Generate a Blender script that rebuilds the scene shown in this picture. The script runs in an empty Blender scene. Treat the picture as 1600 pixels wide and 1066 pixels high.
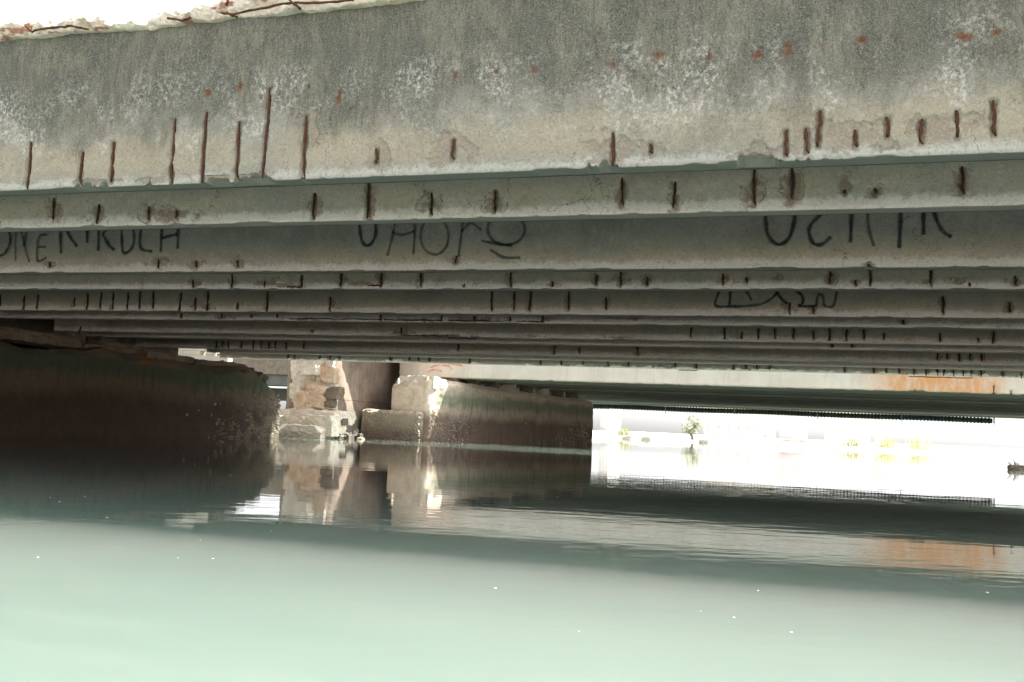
import bpy, bmesh, math, random
import numpy as np
from mathutils import Vector, Matrix, noise as mnoise

R = math.radians
random.seed(7)
scene = bpy.context.scene
COL = scene.collection

# ------------------------------------------------------------------ camera, light, exposure
PITCH, ROLL, TH, F = R(5.2), R(2.57), R(17.24), 1500.0
CAMZ = 0.5
bdir = Vector((math.cos(TH), -math.sin(TH), 0))      # along the bridges, to the right
ndir = Vector((math.sin(TH), math.cos(TH), 0))       # across the bridges, away from the boat

cam_d = bpy.data.cameras.new("camera")
cam = bpy.data.objects.new("camera", cam_d)
COL.objects.link(cam)
cam_d.sensor_width = 36
cam_d.lens = F * 36 / 1600
cam_d.clip_end = 6000
cam_d.clip_start = 0.05
cam.matrix_world = (Matrix.Translation((0, 0, CAMZ)) @ Matrix.Rotation(math.pi / 2 + PITCH, 4, 'X')
                    @ Matrix.Rotation(ROLL, 4, 'Z'))
scene.camera = cam

SUNL = Vector((0.50, 0.50, 1.0)).normalized()        # towards the sun: along, across, up
sun_w = (bdir * SUNL.x + ndir * SUNL.y + Vector((0, 0, SUNL.z))).normalized()
SUN_EL = math.asin(sun_w.z)
SUN_AZ = math.atan2(sun_w.x, sun_w.y)

world = bpy.data.worlds.new("World")
scene.world = world
world.use_nodes = True
wn = world.node_tree.nodes
wl = world.node_tree.links
wn.clear()
sky = wn.new('ShaderNodeTexSky')
sky.sky_type = 'NISHITA'
sky.sun_disc = False
sky.sun_elevation = SUN_EL
sky.sun_rotation = SUN_AZ
sky.air_density = 1.0
sky.dust_density = 3.0
sky.ozone_density = 1.0
hs = wn.new('ShaderNodeHueSaturation')
hs.inputs['Saturation'].default_value = 0.12
bg = wn.new('ShaderNodeBackground')
bg.inputs['Strength'].default_value = 0.115
wo = wn.new('ShaderNodeOutputWorld')
wl.new(sky.outputs[0], hs.inputs['Color'])
wl.new(hs.outputs[0], bg.inputs['Color'])
wl.new(bg.outputs[0], wo.inputs['Surface'])

sd = bpy.data.lights.new("sun", 'SUN')
sd.energy = 5.0
sd.angle = R(0.53)
sd.color = (1.0, 0.95, 0.86)
so = bpy.data.objects.new("sun", sd)
COL.objects.link(so)
so.rotation_euler = (-sun_w).to_track_quat('-Z', 'Y').to_euler()
so.location = (0, 0, 40)

vs = scene.view_settings
vs.view_transform = 'Standard'
vs.look = 'None'
vs.gamma = 1
vs.use_curve_mapping = False
vs.exposure = 2.15
scene.cycles.max_bounces = 10
scene.cycles.diffuse_bounces = 7

# ------------------------------------------------------------------ measuring helpers
def ray(px, py):
    x, y = px - 800.0, 533.0 - py
    cr, sr = math.cos(ROLL), math.sin(ROLL)
    X = x * cr - y * sr
    V = x * sr + y * cr
    c, s = math.cos(PITCH), math.sin(PITCH)
    return Vector((X / F, c - V / F * s, s + V / F * c))

def loc(P):
    return (P.dot(bdir), P.dot(ndir), P.z)

def at_n(px, py, d):            # point of the photograph on the upright plane d metres across
    r = ray(px, py)
    return loc(Vector((0, 0, CAMZ)) + r * (d / r.dot(ndir)))

def at_b(px, py, d):
    r = ray(px, py)
    return loc(Vector((0, 0, CAMZ)) + r * (d / r.dot(bdir)))

def at_z(px, py, z):
    r = ray(px, py)
    return loc(Vector((0, 0, CAMZ)) + r * ((z - CAMZ) / r.z))

def to_world(p):
    v = bdir * p[0] + ndir * p[1]
    return Vector((v.x, v.y, p[2]))

# ------------------------------------------------------------------ numpy noise
def _hash(ix, iy, seed):
    h = (ix.astype(np.int64) * 374761393 + iy.astype(np.int64) * 668265263 + seed * 1442695041) & 0x7fffffff
    h = ((h ^ (h >> 13)) * 1274126177) & 0x7fffffff
    h = (h ^ (h >> 16)) & 0xffff
    return h / 65535.0

def vnoise(x, y, seed=0):
    x = np.asarray(x, float); y = np.asarray(y, float)
    ix = np.floor(x); iy = np.floor(y)
    fx = x - ix; fy = y - iy
    fx = fx * fx * (3 - 2 * fx); fy = fy * fy * (3 - 2 * fy)
    a = _hash(ix, iy, seed); b = _hash(ix + 1, iy, seed)
    c = _hash(ix, iy + 1, seed); d = _hash(ix + 1, iy + 1, seed)
    return (a * (1 - fx) + b * fx) * (1 - fy) + (c * (1 - fx) + d * fx) * fy

def fbm(x, y, seed=0, octv=4):
    s = 0; a = .5; t = 0
    for k in range(octv):
        s = s + a * vnoise(x * 2 ** k + 17.3 * k, y * 2 ** k - 9.1 * k, seed + k)
        t += a; a *= .5
    return s / t

def sstep(a, b, x):
    t = np.clip((x - a) / (b - a), 0, 1)
    return t * t * (3 - 2 * t)

# ------------------------------------------------------------------ object helpers
def put(o, parent=None):
    COL.objects.link(o)
    if parent is not None:
        o.parent = parent
    return o

def tag(o, label=None, cat=None, group=None, kind=None):
    if label: o['label'] = label
    if cat: o['category'] = cat
    if group: o['group'] = group
    if kind: o['kind'] = kind
    return o

def thing(name, label, cat, base=(0, 0, 0), group=None, kind=None):
    """an Empty at the thing's base, turned to the bridges' frame"""
    o = bpy.data.objects.new(name, None)
    o.empty_display_size = .2
    o.location = to_world(base)
    o.rotation_euler = (0, 0, -TH)
    o['base'] = base
    put(o)
    return tag(o, label, cat, group, kind)

def base_of(o):
    return np.array(o['base'][:]) if o is not None and 'base' in o else np.zeros(3)

def mesh_from(name, verts, faces, smooth=False):
    me = bpy.data.meshes.new(name)
    me.from_pydata([tuple(v) for v in verts], [], faces)
    me.update()
    if smooth:
        me.polygons.foreach_set('use_smooth', [True] * len(me.polygons))
    return me

def part(name, me, mat, parent=None, base=None, kind=None, label=None):
    """me is in bridge coordinates minus base"""
    o = bpy.data.objects.new(name, me)
    if mat and not me.materials:
        me.materials.append(mat)
    put(o, parent)
    return tag(o, label, None, None, kind)

def lone(name, me, mat, label, cat, base=(0, 0, 0), group=None, kind=None):
    o = bpy.data.objects.new(name, me)
    if mat and not me.materials:
        me.materials.append(mat)
    o.location = to_world(base)
    o.rotation_euler = (0, 0, -TH)
    put(o)
    return tag(o, label, cat, group, kind)

def grid_mesh(name, V, attrs=None, smooth=True, close_rows=False, flip=False):
    Rn, Cn = V.shape[:2]
    idx = np.arange(Rn * Cn).reshape(Rn, Cn)
    if close_rows:
        idx = np.vstack([idx, idx[:1]])
    a = idx[:-1, :-1].ravel(); b = idx[:-1, 1:].ravel(); c = idx[1:, 1:].ravel(); d = idx[1:, :-1].ravel()
    q = np.stack([a, d, c, b] if flip else [a, b, c, d], 1)
    me = bpy.data.meshes.new(name)
    me.vertices.add(Rn * Cn)
    me.vertices.foreach_set('co', V.reshape(-1).astype(np.float32))
    me.loops.add(q.size)
    me.loops.foreach_set('vertex_index', q.ravel().astype(np.int32))
    me.polygons.add(len(q))
    me.polygons.foreach_set('loop_start', (np.arange(len(q)) * 4).astype(np.int32))
    me.polygons.foreach_set('loop_total', np.full(len(q), 4, np.int32))
    if smooth:
        me.polygons.foreach_set('use_smooth', np.ones(len(q), bool))
    me.update(calc_edges=True)
    for k, v in (attrs or {}).items():
        at = me.attributes.new(k, 'FLOAT', 'POINT')
        at.data.foreach_set('value', v.reshape(-1).astype(np.float32))
    return me

def boxmesh(name, x0, x1, y0, y1, z0, z1, base=(0, 0, 0), bevel=.01):
    bm = bmesh.new()
    bmesh.ops.create_cube(bm, size=1)
    for v in bm.verts:
        v.co = Vector(((x0 + x1) / 2 + v.co.x * (x1 - x0) - base[0],
                       (y0 + y1) / 2 + v.co.y * (y1 - y0) - base[1],
                       (z0 + z1) / 2 + v.co.z * (z1 - z0) - base[2]))
    if bevel:
        bmesh.ops.bevel(bm, geom=list(bm.edges), offset=bevel, segments=1, affect='EDGES')
    me = bpy.data.meshes.new(name)
    bm.to_mesh(me); bm.free()
    return me

def rough_solid(name, sx, sy, sz, seed=0, cuts=10, amp=.12, big=.2, base=(0, 0, 0), taper=0., flat=0.5):
    """a broken block of concrete or rock: box with noisy, chipped faces, centred on base at its foot"""
    bm = bmesh.new()
    bmesh.ops.create_cube(bm, size=1)
    bmesh.ops.subdivide_edges(bm, edges=list(bm.edges), cuts=cuts, use_grid_fill=True)
    off = Vector((seed * 7.13, seed * 3.71, seed * 1.93))
    m = min(sx, sy, sz)
    for v in bm.verts:
        p = v.co.copy()
        # knock the corners off
        q = Vector((abs(p.x), abs(p.y), abs(p.z)))
        e = sorted(q)
        k = max(0, (e[1] + e[2]) - .86) * (0.6 + .8 * mnoise.noise(p * 2 + off))
        p *= 1 - k * .55
        w = Vector((p.x * sx, p.y * sy, p.z * sz))
        n1 = mnoise.noise_vector(w * (1.1 / m) + off) * big * m
        n2 = mnoise.noise_vector(w * (3.7 / m) + off) * amp * m * .6
        n3 = mnoise.noise_vector(w * (9.0 / m) + off) * amp * m * .25
        w = w + n1 + n2 + n3
        if taper:
            w.x *= 1 - taper * (p.z + .5); w.y *= 1 - taper * (p.z + .5)
        v.co = w + Vector((0, 0, sz / 2))
    me = bpy.data.meshes.new(name)
    bm.to_mesh(me); bm.free()
    return me

def broken_block(name, sx, sy, sz, seed=0, nplanes=9, rough=.03, depth=.34):
    """a lump of broken concrete: a box cut by random fracture planes, then roughened"""
    rnd = random.Random(seed * 13 + 5)
    bm = bmesh.new()
    bmesh.ops.create_cube(bm, size=1)
    for k in range(nplanes):
        d = Vector((rnd.gauss(0, 1), rnd.gauss(0, 1), rnd.gauss(0, .9))).normalized()
        ext = .5 * (abs(d.x) + abs(d.y) + abs(d.z))
        off = ext - rnd.uniform(.05, depth) * ext
        off = max(off, .36)
        r_ = bmesh.ops.bisect_plane(bm, geom=bm.verts[:] + bm.edges[:] + bm.faces[:], plane_co=d * off, plane_no=d, clear_outer=True)
        es = [e for e in r_['geom_cut'] if isinstance(e, bmesh.types.BMEdge)]
        if es:
            bmesh.ops.holes_fill(bm, edges=es, sides=0)
    for v in bm.verts:
        v.co = Vector((v.co.x * sx, v.co.y * sy, v.co.z * sz + sz / 2))
    m = min(sx, sy, sz)
    for it in range(4):
        long_ = [e for e in bm.edges if e.calc_length() > max(m * .16, .035)]
        if not long_ or len(bm.faces) > 2600: break
        bmesh.ops.triangulate(bm, faces=bm.faces[:])
        long_ = [e for e in bm.edges if e.calc_length() > max(m * .16, .035)]
        bmesh.ops.subdivide_edges(bm, edges=long_, cuts=1)
    bmesh.ops.triangulate(bm, faces=bm.faces[:])
    o_ = Vector((seed * 3.1, seed * 1.7, 2))
    bm.normal_update()
    for v in bm.verts:
        a = mnoise.noise(v.co * (2.2 / m) + o_) * rough * 2.2 + mnoise.noise(v.co * (7.0 / m) + o_) * rough + mnoise.noise(v.co * (18 / m) + o_) * rough * .5
        v.co = v.co + v.normal * a * m * 1.6
    me = bpy.data.meshes.new(name)
    bm.to_mesh(me); bm.free()
    return me

def tube_mesh(name, pts, rad, sides=6, wob=.0, seed=0, caps=True):
    pts = [Vector(p) for p in pts]
    V = []; Fc = []
    up = Vector((0.31, 0.95, 0.1))
    rnd = random.Random(seed)
    for i, p in enumerate(pts):
        t = (pts[min(i + 1, len(pts) - 1)] - pts[max(i - 1, 0)]).normalized()
        a = t.cross(up).normalized(); b = t.cross(a).normalized()
        r = rad[i] if isinstance(rad, (list, tuple)) else rad
        for k in range(sides):
            an = 2 * math.pi * k / sides
            rr = r * (1 + rnd.uniform(-wob, wob))
            V.append(p + a * math.cos(an) * rr + b * math.sin(an) * rr)
    for i in range(len(pts) - 1):
        for k in range(sides):
            k2 = (k + 1) % sides
            Fc.append((i * sides + k, i * sides + k2, (i + 1) * sides + k2, (i + 1) * sides + k))
    if caps:
        Fc.append(tuple(range(sides))[::-1])
        Fc.append(tuple((len(pts) - 1) * sides + k for k in range(sides)))
    return mesh_from(name, V, Fc, True)

# ------------------------------------------------------------------ node helpers
class NT:
    def __init__(self, name):
        self.m = bpy.data.materials.new(name)
        self.m.use_nodes = True
        self.t = self.m.node_tree
        self.t.nodes.clear()
        self.out = self.t.nodes.new('ShaderNodeOutputMaterial')
        self.bsdf = self.t.nodes.new('ShaderNodeBsdfPrincipled')
        self.t.links.new(self.bsdf.outputs[0], self.out.inputs['Surface'])
        self.tc = self.t.nodes.new('ShaderNodeTexCoord')
        self.obj = self.tc.outputs['Object']

    def n(self, typ, **kw):
        nd = self.t.nodes.new(typ)
        for k, v in kw.items():
            setattr(nd, k, v)
        return nd

    def set(self, sock, v):
        if isinstance(v, bpy.types.NodeSocket):
            self.t.links.new(v, sock)
        elif v is not None:
            if isinstance(v, (tuple, list)) and len(v) == 3 and sock.type == 'RGBA':
                v = (*v, 1)
            sock.default_value = v

    def math(self, op, a, b=None, c=None, clamp=False):
        nd = self.n('ShaderNodeMath', operation=op, use_clamp=clamp)
        self.set(nd.inputs[0], a)
        if b is not None: self.set(nd.inputs[1], b)
        if c is not None: self.set(nd.inputs[2], c)
        return nd.outputs[0]

    def map(self, v, a, b, lo=0., hi=1., smooth=True):
        nd = self.n('ShaderNodeMapRange')
        if smooth: nd.interpolation_type = 'SMOOTHSTEP'
        for k, x in enumerate((v, a, b, lo, hi)):
            self.set(nd.inputs[k], x)
        return nd.outputs[0]

    def mapping(self, scale=(1, 1, 1), loc=(0, 0, 0), rot=(0, 0, 0), src=None):
        nd = self.n('ShaderNodeMapping')
        self.set(nd.inputs['Vector'], src or self.obj)
        nd.inputs['Scale'].default_value = scale
        nd.inputs['Location'].default_value = loc
        nd.inputs['Rotation'].default_value = rot
        return nd.outputs[0]

    def noise(self, scale, detail=4, rough=.55, vec=None, dist=0.):
        nd = self.n('ShaderNodeTexNoise')
        self.set(nd.inputs['Vector'], vec or self.obj)
        nd.inputs['Scale'].default_value = scale
        nd.inputs['Detail'].default_value = detail
        nd.inputs['Roughness'].default_value = rough
        nd.inputs['Distortion'].default_value = dist
        return nd.outputs[0]

    def vor(self, scale, feature='F1', vec=None, rnd=1.):
        nd = self.n('ShaderNodeTexVoronoi', feature=feature)
        self.set(nd.inputs['Vector'], vec or self.obj)
        nd.inputs['Scale'].default_value = scale
        nd.inputs['Randomness'].default_value = rnd
        return nd

    def mix(self, f, a, b, mode='MIX'):
        nd = self.n('ShaderNodeMix', data_type='RGBA', blend_type=mode)
        nd.clamp_factor = True
        self.set(nd.inputs[0], f)
        self.set(nd.inputs[6], a)
        self.set(nd.inputs[7], b)
        return nd.outputs[2]

    def attr(self, name):
        return self.n('ShaderNodeAttribute', attribute_name=name).outputs['Fac']

    def xyz(self):
        nd = self.n('ShaderNodeSeparateXYZ')
        self.set(nd.inputs[0], self.obj)
        return nd.outputs

    def bump(self, h, strength=.5, dist=.01, normal=None):
        nd = self.n('ShaderNodeBump')
        nd.inputs['Strength'].default_value = strength
        nd.inputs['Distance'].default_value = dist
        self.set(nd.inputs['Height'], h)
        if normal is not None: self.set(nd.inputs['Normal'], normal)
        return nd.outputs[0]

    def done(self, color, rough=.9, normal=None, spec=.3):
        self.set(self.bsdf.inputs['Base Color'], color)
        self.set(self.bsdf.inputs['Roughness'], rough)
        self.bsdf.inputs['Specular IOR Level'].default_value = spec
        if normal is not None:
            self.set(self.bsdf.inputs['Normal'], normal)
        return self.m

# ------------------------------------------------------------------ materials
def girder_material(name, near, bounce_gain=1.0):
    """weathered precast girder face: dark weathering high, ochre middle, lime-white lower edge"""
    t = NT(name)
    x, y, z = t.xyz()
    big = t.noise(1.3, 4, .6)
    med = t.noise(5.5, 5, .62)
    fine = t.noise(34, 5, .7)
    grit = t.noise(150, 3, .7)
    streak = t.noise(1.0, 6, .72, vec=t.mapping((3.6, 1, 1.5)), dist=.8)
    streakf = t.noise(1.0, 5, .75, vec=t.mapping((46, 1, 8)), dist=.3)
    # base colour with cement / sandy variations
    col = t.mix(t.map(big, .35, .65), (.225, .215, .185), (.30, .27, .22))
    col = t.mix(t.map(med, .42, .62, 0, .55), col, (.215, .215, .192))
    # ochre bloom in the middle band
    zz = t.math('ADD', z, t.math('MULTIPLY', t.math('SUBTRACT', med, .5), .22))
    band = t.math('MULTIPLY', t.map(zz, 2.05, 2.14), t.map(zz, 2.40, 2.24))
    col = t.mix(t.math('MULTIPLY', band, t.map(big, .3, .6, .15, .8)), col, (.315, .265, .19))
    # coarse mottling: damp brown and pale scoured patches
    col = t.mix(t.map(t.noise(8, 6, .7, dist=.5), .52, .66, 0, .5), col, (.19, .155, .115))
    col = t.mix(t.map(t.noise(13, 6, .75), .53, .66, 0, .45), col, (.40, .375, .33))
    # dark weathering above
    if near:
        zd = t.math('ADD', z, t.math('ADD', t.math('MULTIPLY', t.math('SUBTRACT', streak, .5), .75),
                                     t.math('MULTIPLY', t.math('SUBTRACT', big, .5), .7)))
        dark = t.map(zd, 2.26, 2.56, 0, .95)
        dcol = t.mix(t.map(streak, .42, .60), (.055, .055, .042), (.130, .121, .090))
        dcol = t.mix(t.map(t.noise(1.0, 6, .7, vec=t.mapping((21, 1, 1.6)), dist=.35), .52, .66, 0, .6), dcol, (.045, .046, .036))
        dcol = t.mix(t.map(streakf, .48, .62, 0, .8), dcol, (.030, .031, .025))
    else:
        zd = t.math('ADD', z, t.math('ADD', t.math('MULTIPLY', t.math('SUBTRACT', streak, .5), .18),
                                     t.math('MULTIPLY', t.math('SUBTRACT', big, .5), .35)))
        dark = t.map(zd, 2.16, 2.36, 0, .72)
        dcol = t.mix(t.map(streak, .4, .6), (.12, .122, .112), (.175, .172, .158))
    col = t.mix(dark, col, dcol)
    # lime flecks
    if near:
        fl = t.noise(30, 8, .8, vec=t.mapping((1.15, 1, 1)))
        fz = t.math('MULTIPLY', t.map(zz, 2.10, 2.3), t.map(zz, 2.85, 2.60))
        clus = t.map(t.noise(1.9, 6, .72, dist=.5), .44, .60)
        m = t.math('MULTIPLY', t.map(fl, .46, .62), t.math('MULTIPLY', fz, clus))
        col = t.mix(t.math('MULTIPLY', m, .95), col, (.50, .49, .46))
        fd = t.math('MULTIPLY', t.map(t.noise(40, 5, .75), .60, .66), t.map(zz, 2.5, 2.75))
        col = t.mix(t.math('MULTIPLY', fd, .5), col, (.26, .255, .225))
        bd = t.math('MULTIPLY', t.map(t.noise(18, 6, .75, dist=.6), .58, .66), t.map(z, 2.2, 2.5))
        col = t.mix(t.math('MULTIPLY', bd, .7), col, (.05, .053, .052))
    # pale lower edge
    lo = t.math('ADD', z, t.math('ADD', t.math('MULTIPLY', t.math('SUBTRACT', fine, .5), .10),
                                 t.math('MULTIPLY', t.math('SUBTRACT', med, .5), .16)))
    col = t.mix(t.map(lo, 2.105 if not near else 2.07, 2.045 if not near else 2.02, 0, .8), col, (.42, .415, .395))
    # broad damp stains running down, and a grainy worn surface
    blot = t.noise(1.0, 6, .68, vec=t.mapping((1.5, 1, .9), loc=(3, 0, 5)), dist=.4)
    col = t.mix(t.math('MULTIPLY', t.map(blot, .50, .64), t.map(z, 2.12, 2.4, .12, .62 if near else .4)), col, (.06, .06, .047))
    gr = t.noise(58, 7, .8)
    col = t.mix(t.map(gr, .50, .70, 0, .75 if near else .5), col, (.07, .068, .055))
    col = t.mix(t.map(gr, .46, .32, 0, .55 if near else .35), col, (.40, .385, .345))
    # pits and grit
    pit = t.vor(46)
    col = t.mix(t.math('MULTIPLY', t.map(pit.outputs['Distance'], .16, .08), .55), col, (.10, .10, .085))
    col = t.mix(t.map(fine, .52, .72, 0, .5), col, (.11, .108, .094))
    col = t.mix(t.map(grit, .40, .62, 0, .25), col, (.42, .41, .38))
    # hair cracks
    cv = t.n('ShaderNodeVectorMath', operation='ADD')
    nz = t.n('ShaderNodeTexNoise'); nz.inputs['Scale'].default_value = 5; nz.inputs['Detail'].default_value = 4
    t.set(nz.inputs['Vector'], t.obj)
    sc = t.n('ShaderNodeVectorMath', operation='SCALE'); sc.inputs['Scale'].default_value = .35
    t.set(sc.inputs[0], nz.outputs['Color']); t.set(cv.inputs[0], t.obj); t.set(cv.inputs[1], sc.outputs[0])
    crk = t.vor(1.7, 'DISTANCE_TO_EDGE', vec=cv.outputs[0])
    cm = t.math('MULTIPLY', t.map(crk.outputs['Distance'], .0045, .001), t.map(big, .5, .6))
    col = t.mix(t.math('MULTIPLY', cm, .8), col, (.06, .055, .045))
    # underside painted a paler greenish grey, as if lit by water bounce
    ge = t.n('ShaderNodeNewGeometry')
    sx = t.n('ShaderNodeSeparateXYZ'); t.set(sx.inputs[0], ge.outputs['True Normal'])
    col = t.mix(t.map(sx.outputs[2], -.6, -.9, 0, .7), col, (.30, .31, .265) if near else (.235, .24, .205))
    # exposed aggregate where the cover has fallen off
    sp = t.attr('spall')
    agg = t.vor(70)
    acol = t.mix(t.map(agg.outputs['Distance'], .15, .5), *(((.33, .29, .245), (.22, .195, .165)) if near else ((.235, .19, .15), (.15, .12, .095))))
    acol = t.mix(t.map(t.noise(28, 4, .7), .5, .68), acol, (.30, .215, .15))
    acol = t.mix(t.map(agg.outputs['Distance'], .12, .05, 0, .45), acol, (.42, .39, .35))
    col = t.mix(t.map(t.math('ADD', sp, t.math('MULTIPLY', t.math('SUBTRACT', fine, .5), .35)), .25, .75, 0, .85), col, acol)
    # the dark rim of a spall
    rim = t.math('MULTIPLY', t.map(sp, .16, .26), t.map(sp, .40, .28))
    col = t.mix(t.math('MULTIPLY', rim, t.map(med, .46, .58, 0, .42 if near else .75)), col, (.09, .075, .06))
    # rust
    ru = t.math('ADD', t.attr('rust'), t.math('MULTIPLY', t.math('SUBTRACT', fine, .5), .5))
    if bounce_gain != 1.0:  # inner girders' colour lifted in place of missing bounce light
        gm_ = t.n('ShaderNodeVectorMath', operation='MULTIPLY'); gm_.inputs[1].default_value = (bounce_gain * 1.04, bounce_gain * .965, bounce_gain * 1.0)
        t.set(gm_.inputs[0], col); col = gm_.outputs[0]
    rc = t.mix(t.map(t.noise(60, 4, .7), .4, .6), (.17, .062, .028), (.075, .032, .019))
    col = t.mix(t.map(ru, .30, .95, 0, .9), col, rc)
    h = t.math('ADD', t.math('MULTIPLY', fine, .6), t.math('MULTIPLY', grit, .35))
    h = t.math('SUBTRACT', h, t.map(pit.outputs['Distance'], .18, .05, 0, .4))
    h = t.math('ADD', h, t.math('MULTIPLY', t.math('MULTIPLY', sp, agg.outputs['Distance']), 1.2))
    nb = t.bump(h, .55, .006 if near else .01)
    return t.done(col, .92, nb, .2)

M_GIRD_A = girder_material('weathered_girder_concrete', True)
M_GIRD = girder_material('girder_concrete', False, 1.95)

def plain_concrete(name, c1, c2, spots=(.12, .11, .1), scale=1., bumpd=.01, streaks=.35):
    t = NT(name)
    a = t.noise(1.6 * scale, 5, .6); b = t.noise(9 * scale, 5, .65); c = t.noise(60 * scale, 4, .7)
    st = t.noise(1, 5, .65, vec=t.mapping((9 * scale, 9 * scale, .8 * scale)))
    col = t.mix(t.map(a, .35, .65), c1, c2)
    col = t.mix(t.map(st, .5, .68, 0, streaks), col, spots)
    col = t.mix(t.map(b, .55, .72, 0, .4), col, spots)
    col = t.mix(t.map(c, .45, .6, 0, .2), col, (.6, .58, .54))
    return t, col, t.bump(t.math('ADD', t.math('MULTIPLY', b, .7), t.math('MULTIPLY', c, .35)), .6, bumpd)

t, c, nb = plain_concrete('broken_slab_concrete', (.52, .45, .36), (.66, .60, .52), (.30, .21, .13), 3.0, .03)
ru = t.attr('rust'); c = t.mix(t.map(ru, .3, .8, 0, .9), c, (.24, .085, .035))
M_BROKEN = t.done(c, .95, nb, .2)

t, c, nb = plain_concrete('deck_concrete', (.20, .20, .18), (.25, .24, .22))
M_DECK = t.done(c, .95, nb, .2)

# the pale fascia of the farther bridge, stained orange by a leaking drain
t, c, nb = plain_concrete('fascia_concrete', (.58, .53, .46), (.66, .61, .53), (.42, .37, .31), .8, .012, .3)
x, y, z = t.xyz()
nz = t.noise(1.6, 5, .65, vec=t.mapping((1, 1, .6)))
xx = t.math('ADD', x, t.math('MULTIPLY', t.math('SUBTRACT', nz, .5), 1.3))
om = t.math('MULTIPLY', t.map(xx, 1.0, 2.6), t.map(xx, 5.6, 4.2))
c = t.mix(t.math('MULTIPLY', om, t.map(t.noise(3.2, 5, .6, vec=t.mapping((1.6, 1, .7))), .32, .6, .35, .85)), c, (.60, .27, .085))
c = t.mix(t.map(t.math('ADD', z, t.math('MULTIPLY', t.math('SUBTRACT', nz, .5), .12)), 2.06, 2.02, 0, .5), c, (.42, .36, .29))
gz = t.n('ShaderNodeNewGeometry'); sx = t.n('ShaderNodeSeparateXYZ'); t.set(sx.inputs[0], gz.outputs['True Normal'])
c = t.mix(t.map(sx.outputs[2], -.5, -.9), c, (.34, .38, .28))  # underside painted green as if lit by bounce off the water
ru = t.attr('rust'); c = t.mix(t.map(ru, .3, .8, 0, .9), c, (.20, .07, .03))
M_FASCIA = t.done(c, .9, nb, .25)

# underside beams of the farther bridge: algae and dark stain, green water bounce painted in
t, c, nb = plain_concrete('green_soffit_concrete', (.44, .46, .37), (.50, .50, .42), (.20, .20, .16), 1.0, .01)
oi = t.n('ShaderNodeObjectInfo')
c = t.mix(t.map(oi.outputs['Random'], 0, 1, 0, .45, False), c, (.18, .175, .155))
M_SOFFIT = t.done(c, .95, nb, .2)

def pier_material(name, pale):
    """tide-stained pier: oyster zone, brown mud zone, green algae, tan dry concrete"""
    t = NT(name)
    x, y, z = t.xyz()
    a = t.noise(1.1, 5, .6); b = t.noise(6, 5, .65); c = t.noise(42, 4, .7)
    st = t.noise(1, 5, .65, vec=t.mapping((7, 7, .7)))
    zz = t.math('ADD', z, t.math('ADD', t.math('MULTIPLY', t.math('SUBTRACT', a, .5), .5),
                                 t.math('MULTIPLY', t.math('SUBTRACT', st, .5), .45)))
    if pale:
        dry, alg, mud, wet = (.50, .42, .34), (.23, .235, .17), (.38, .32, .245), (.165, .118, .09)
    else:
        dry, alg, mud, wet = (.17, .11, .08), (.075, .085, .058), (.135, .10, .07), (.072, .048, .037)  # same zones darkened, shade under the bridge mixed into the colours
    col = t.mix(t.map(zz, 1.35, 1.62), alg, dry)
    col = t.mix(t.map(zz, 1.22, 1.0), col, mud)
    col = t.mix(t.map(zz, .95, .62), col, wet)
    col = t.mix(t.map(st, .5, .66, 0, .4), col, (.05, .045, .035))
    col = t.mix(t.map(b, .55, .7, 0, .4), col, (.16, .125, .09) if pale else (.07, .045, .03))
    # oyster and barnacle crust, thickest at the pier ends
    v = t.vor(34); vv = t.vor(12)
    crust_amt = t.attr('crust')
    zone = t.math('MULTIPLY', t.map(z, 1.15, .75), t.map(z, -.05, .08))
    m = t.math('MULTIPLY', t.map(v.outputs['Distance'], .30, .16), t.map(t.noise(5, 4, .7), .44, .62))
    m = t.math('MULTIPLY', t.math('MULTIPLY', m, zone), t.math('ADD', crust_amt, .12, clamp=True))
    col = t.mix(t.math('MULTIPLY', m, .9), col, (.50, .46, .38))
    ru = t.attr('rust'); col = t.mix(t.map(ru, .3, .8, 0, .9), col, (.22, .08, .03))
    br = t.attr('fresh_sunlit'); col = t.mix(br, col, t.mix(t.map(b, .4, .65), (.62, .52, .43), (.50, .40, .31)))
    h = t.math('ADD', t.math('MULTIPLY', b, .5), t.math('MULTIPLY', c, .3))
    h = t.math('ADD', h, t.math('MULTIPLY', m, .8))
    return t.done(col, .88, t.bump(h, .7, .02), .25)

M_PIER_SHADED = pier_material('shaded_tidal_concrete', False)
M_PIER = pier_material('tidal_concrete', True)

t, c, nb = plain_concrete('wall_brown_concrete', (.20, .145, .11), (.30, .23, .18), (.11, .07, .05), .9, .015, .55)
x, y, z = t.xyz()
lowz = t.math('ADD', z, t.math('MULTIPLY', t.math('SUBTRACT', t.noise(3, 4, .6), .5), .3))
c = t.mix(t.map(lowz, .95, .75, 0, .7), c, (.17, .17, .13))
c = t.mix(t.map(t.math('ABSOLUTE', t.math('SUBTRACT', t.math('ADD', z, t.math('MULTIPLY', t.noise(2, 3), .05)), 1.14)), .018, .006, 0, .6), c, (.07, .05, .04))
M_WALL = t.done(c, .9, nb, .2)

t, c, nb = plain_concrete('cream_rubble_concrete', (.58, .51, .42), (.68, .62, .54), (.40, .30, .21), 1.4, .03)
M_RUBBLE = t.done(c, .92, nb, .2)
t, c, nb = plain_concrete('orange_stained_concrete', (.54, .36, .23), (.64, .53, .43), (.26, .15, .08), 1.6, .03)
M_ORANGE = t.done(c, .92, nb, .2)
t, c, nb = plain_concrete('dark_shore_rock', (.055, .045, .035), (.10, .08, .06), (.03, .025, .02), 2.5, .03)
M_ROCK = t.done(c, .9, nb, .25)
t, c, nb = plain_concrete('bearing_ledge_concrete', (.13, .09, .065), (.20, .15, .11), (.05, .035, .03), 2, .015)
M_LEDGE = t.done(c, .92, nb, .2)

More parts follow.
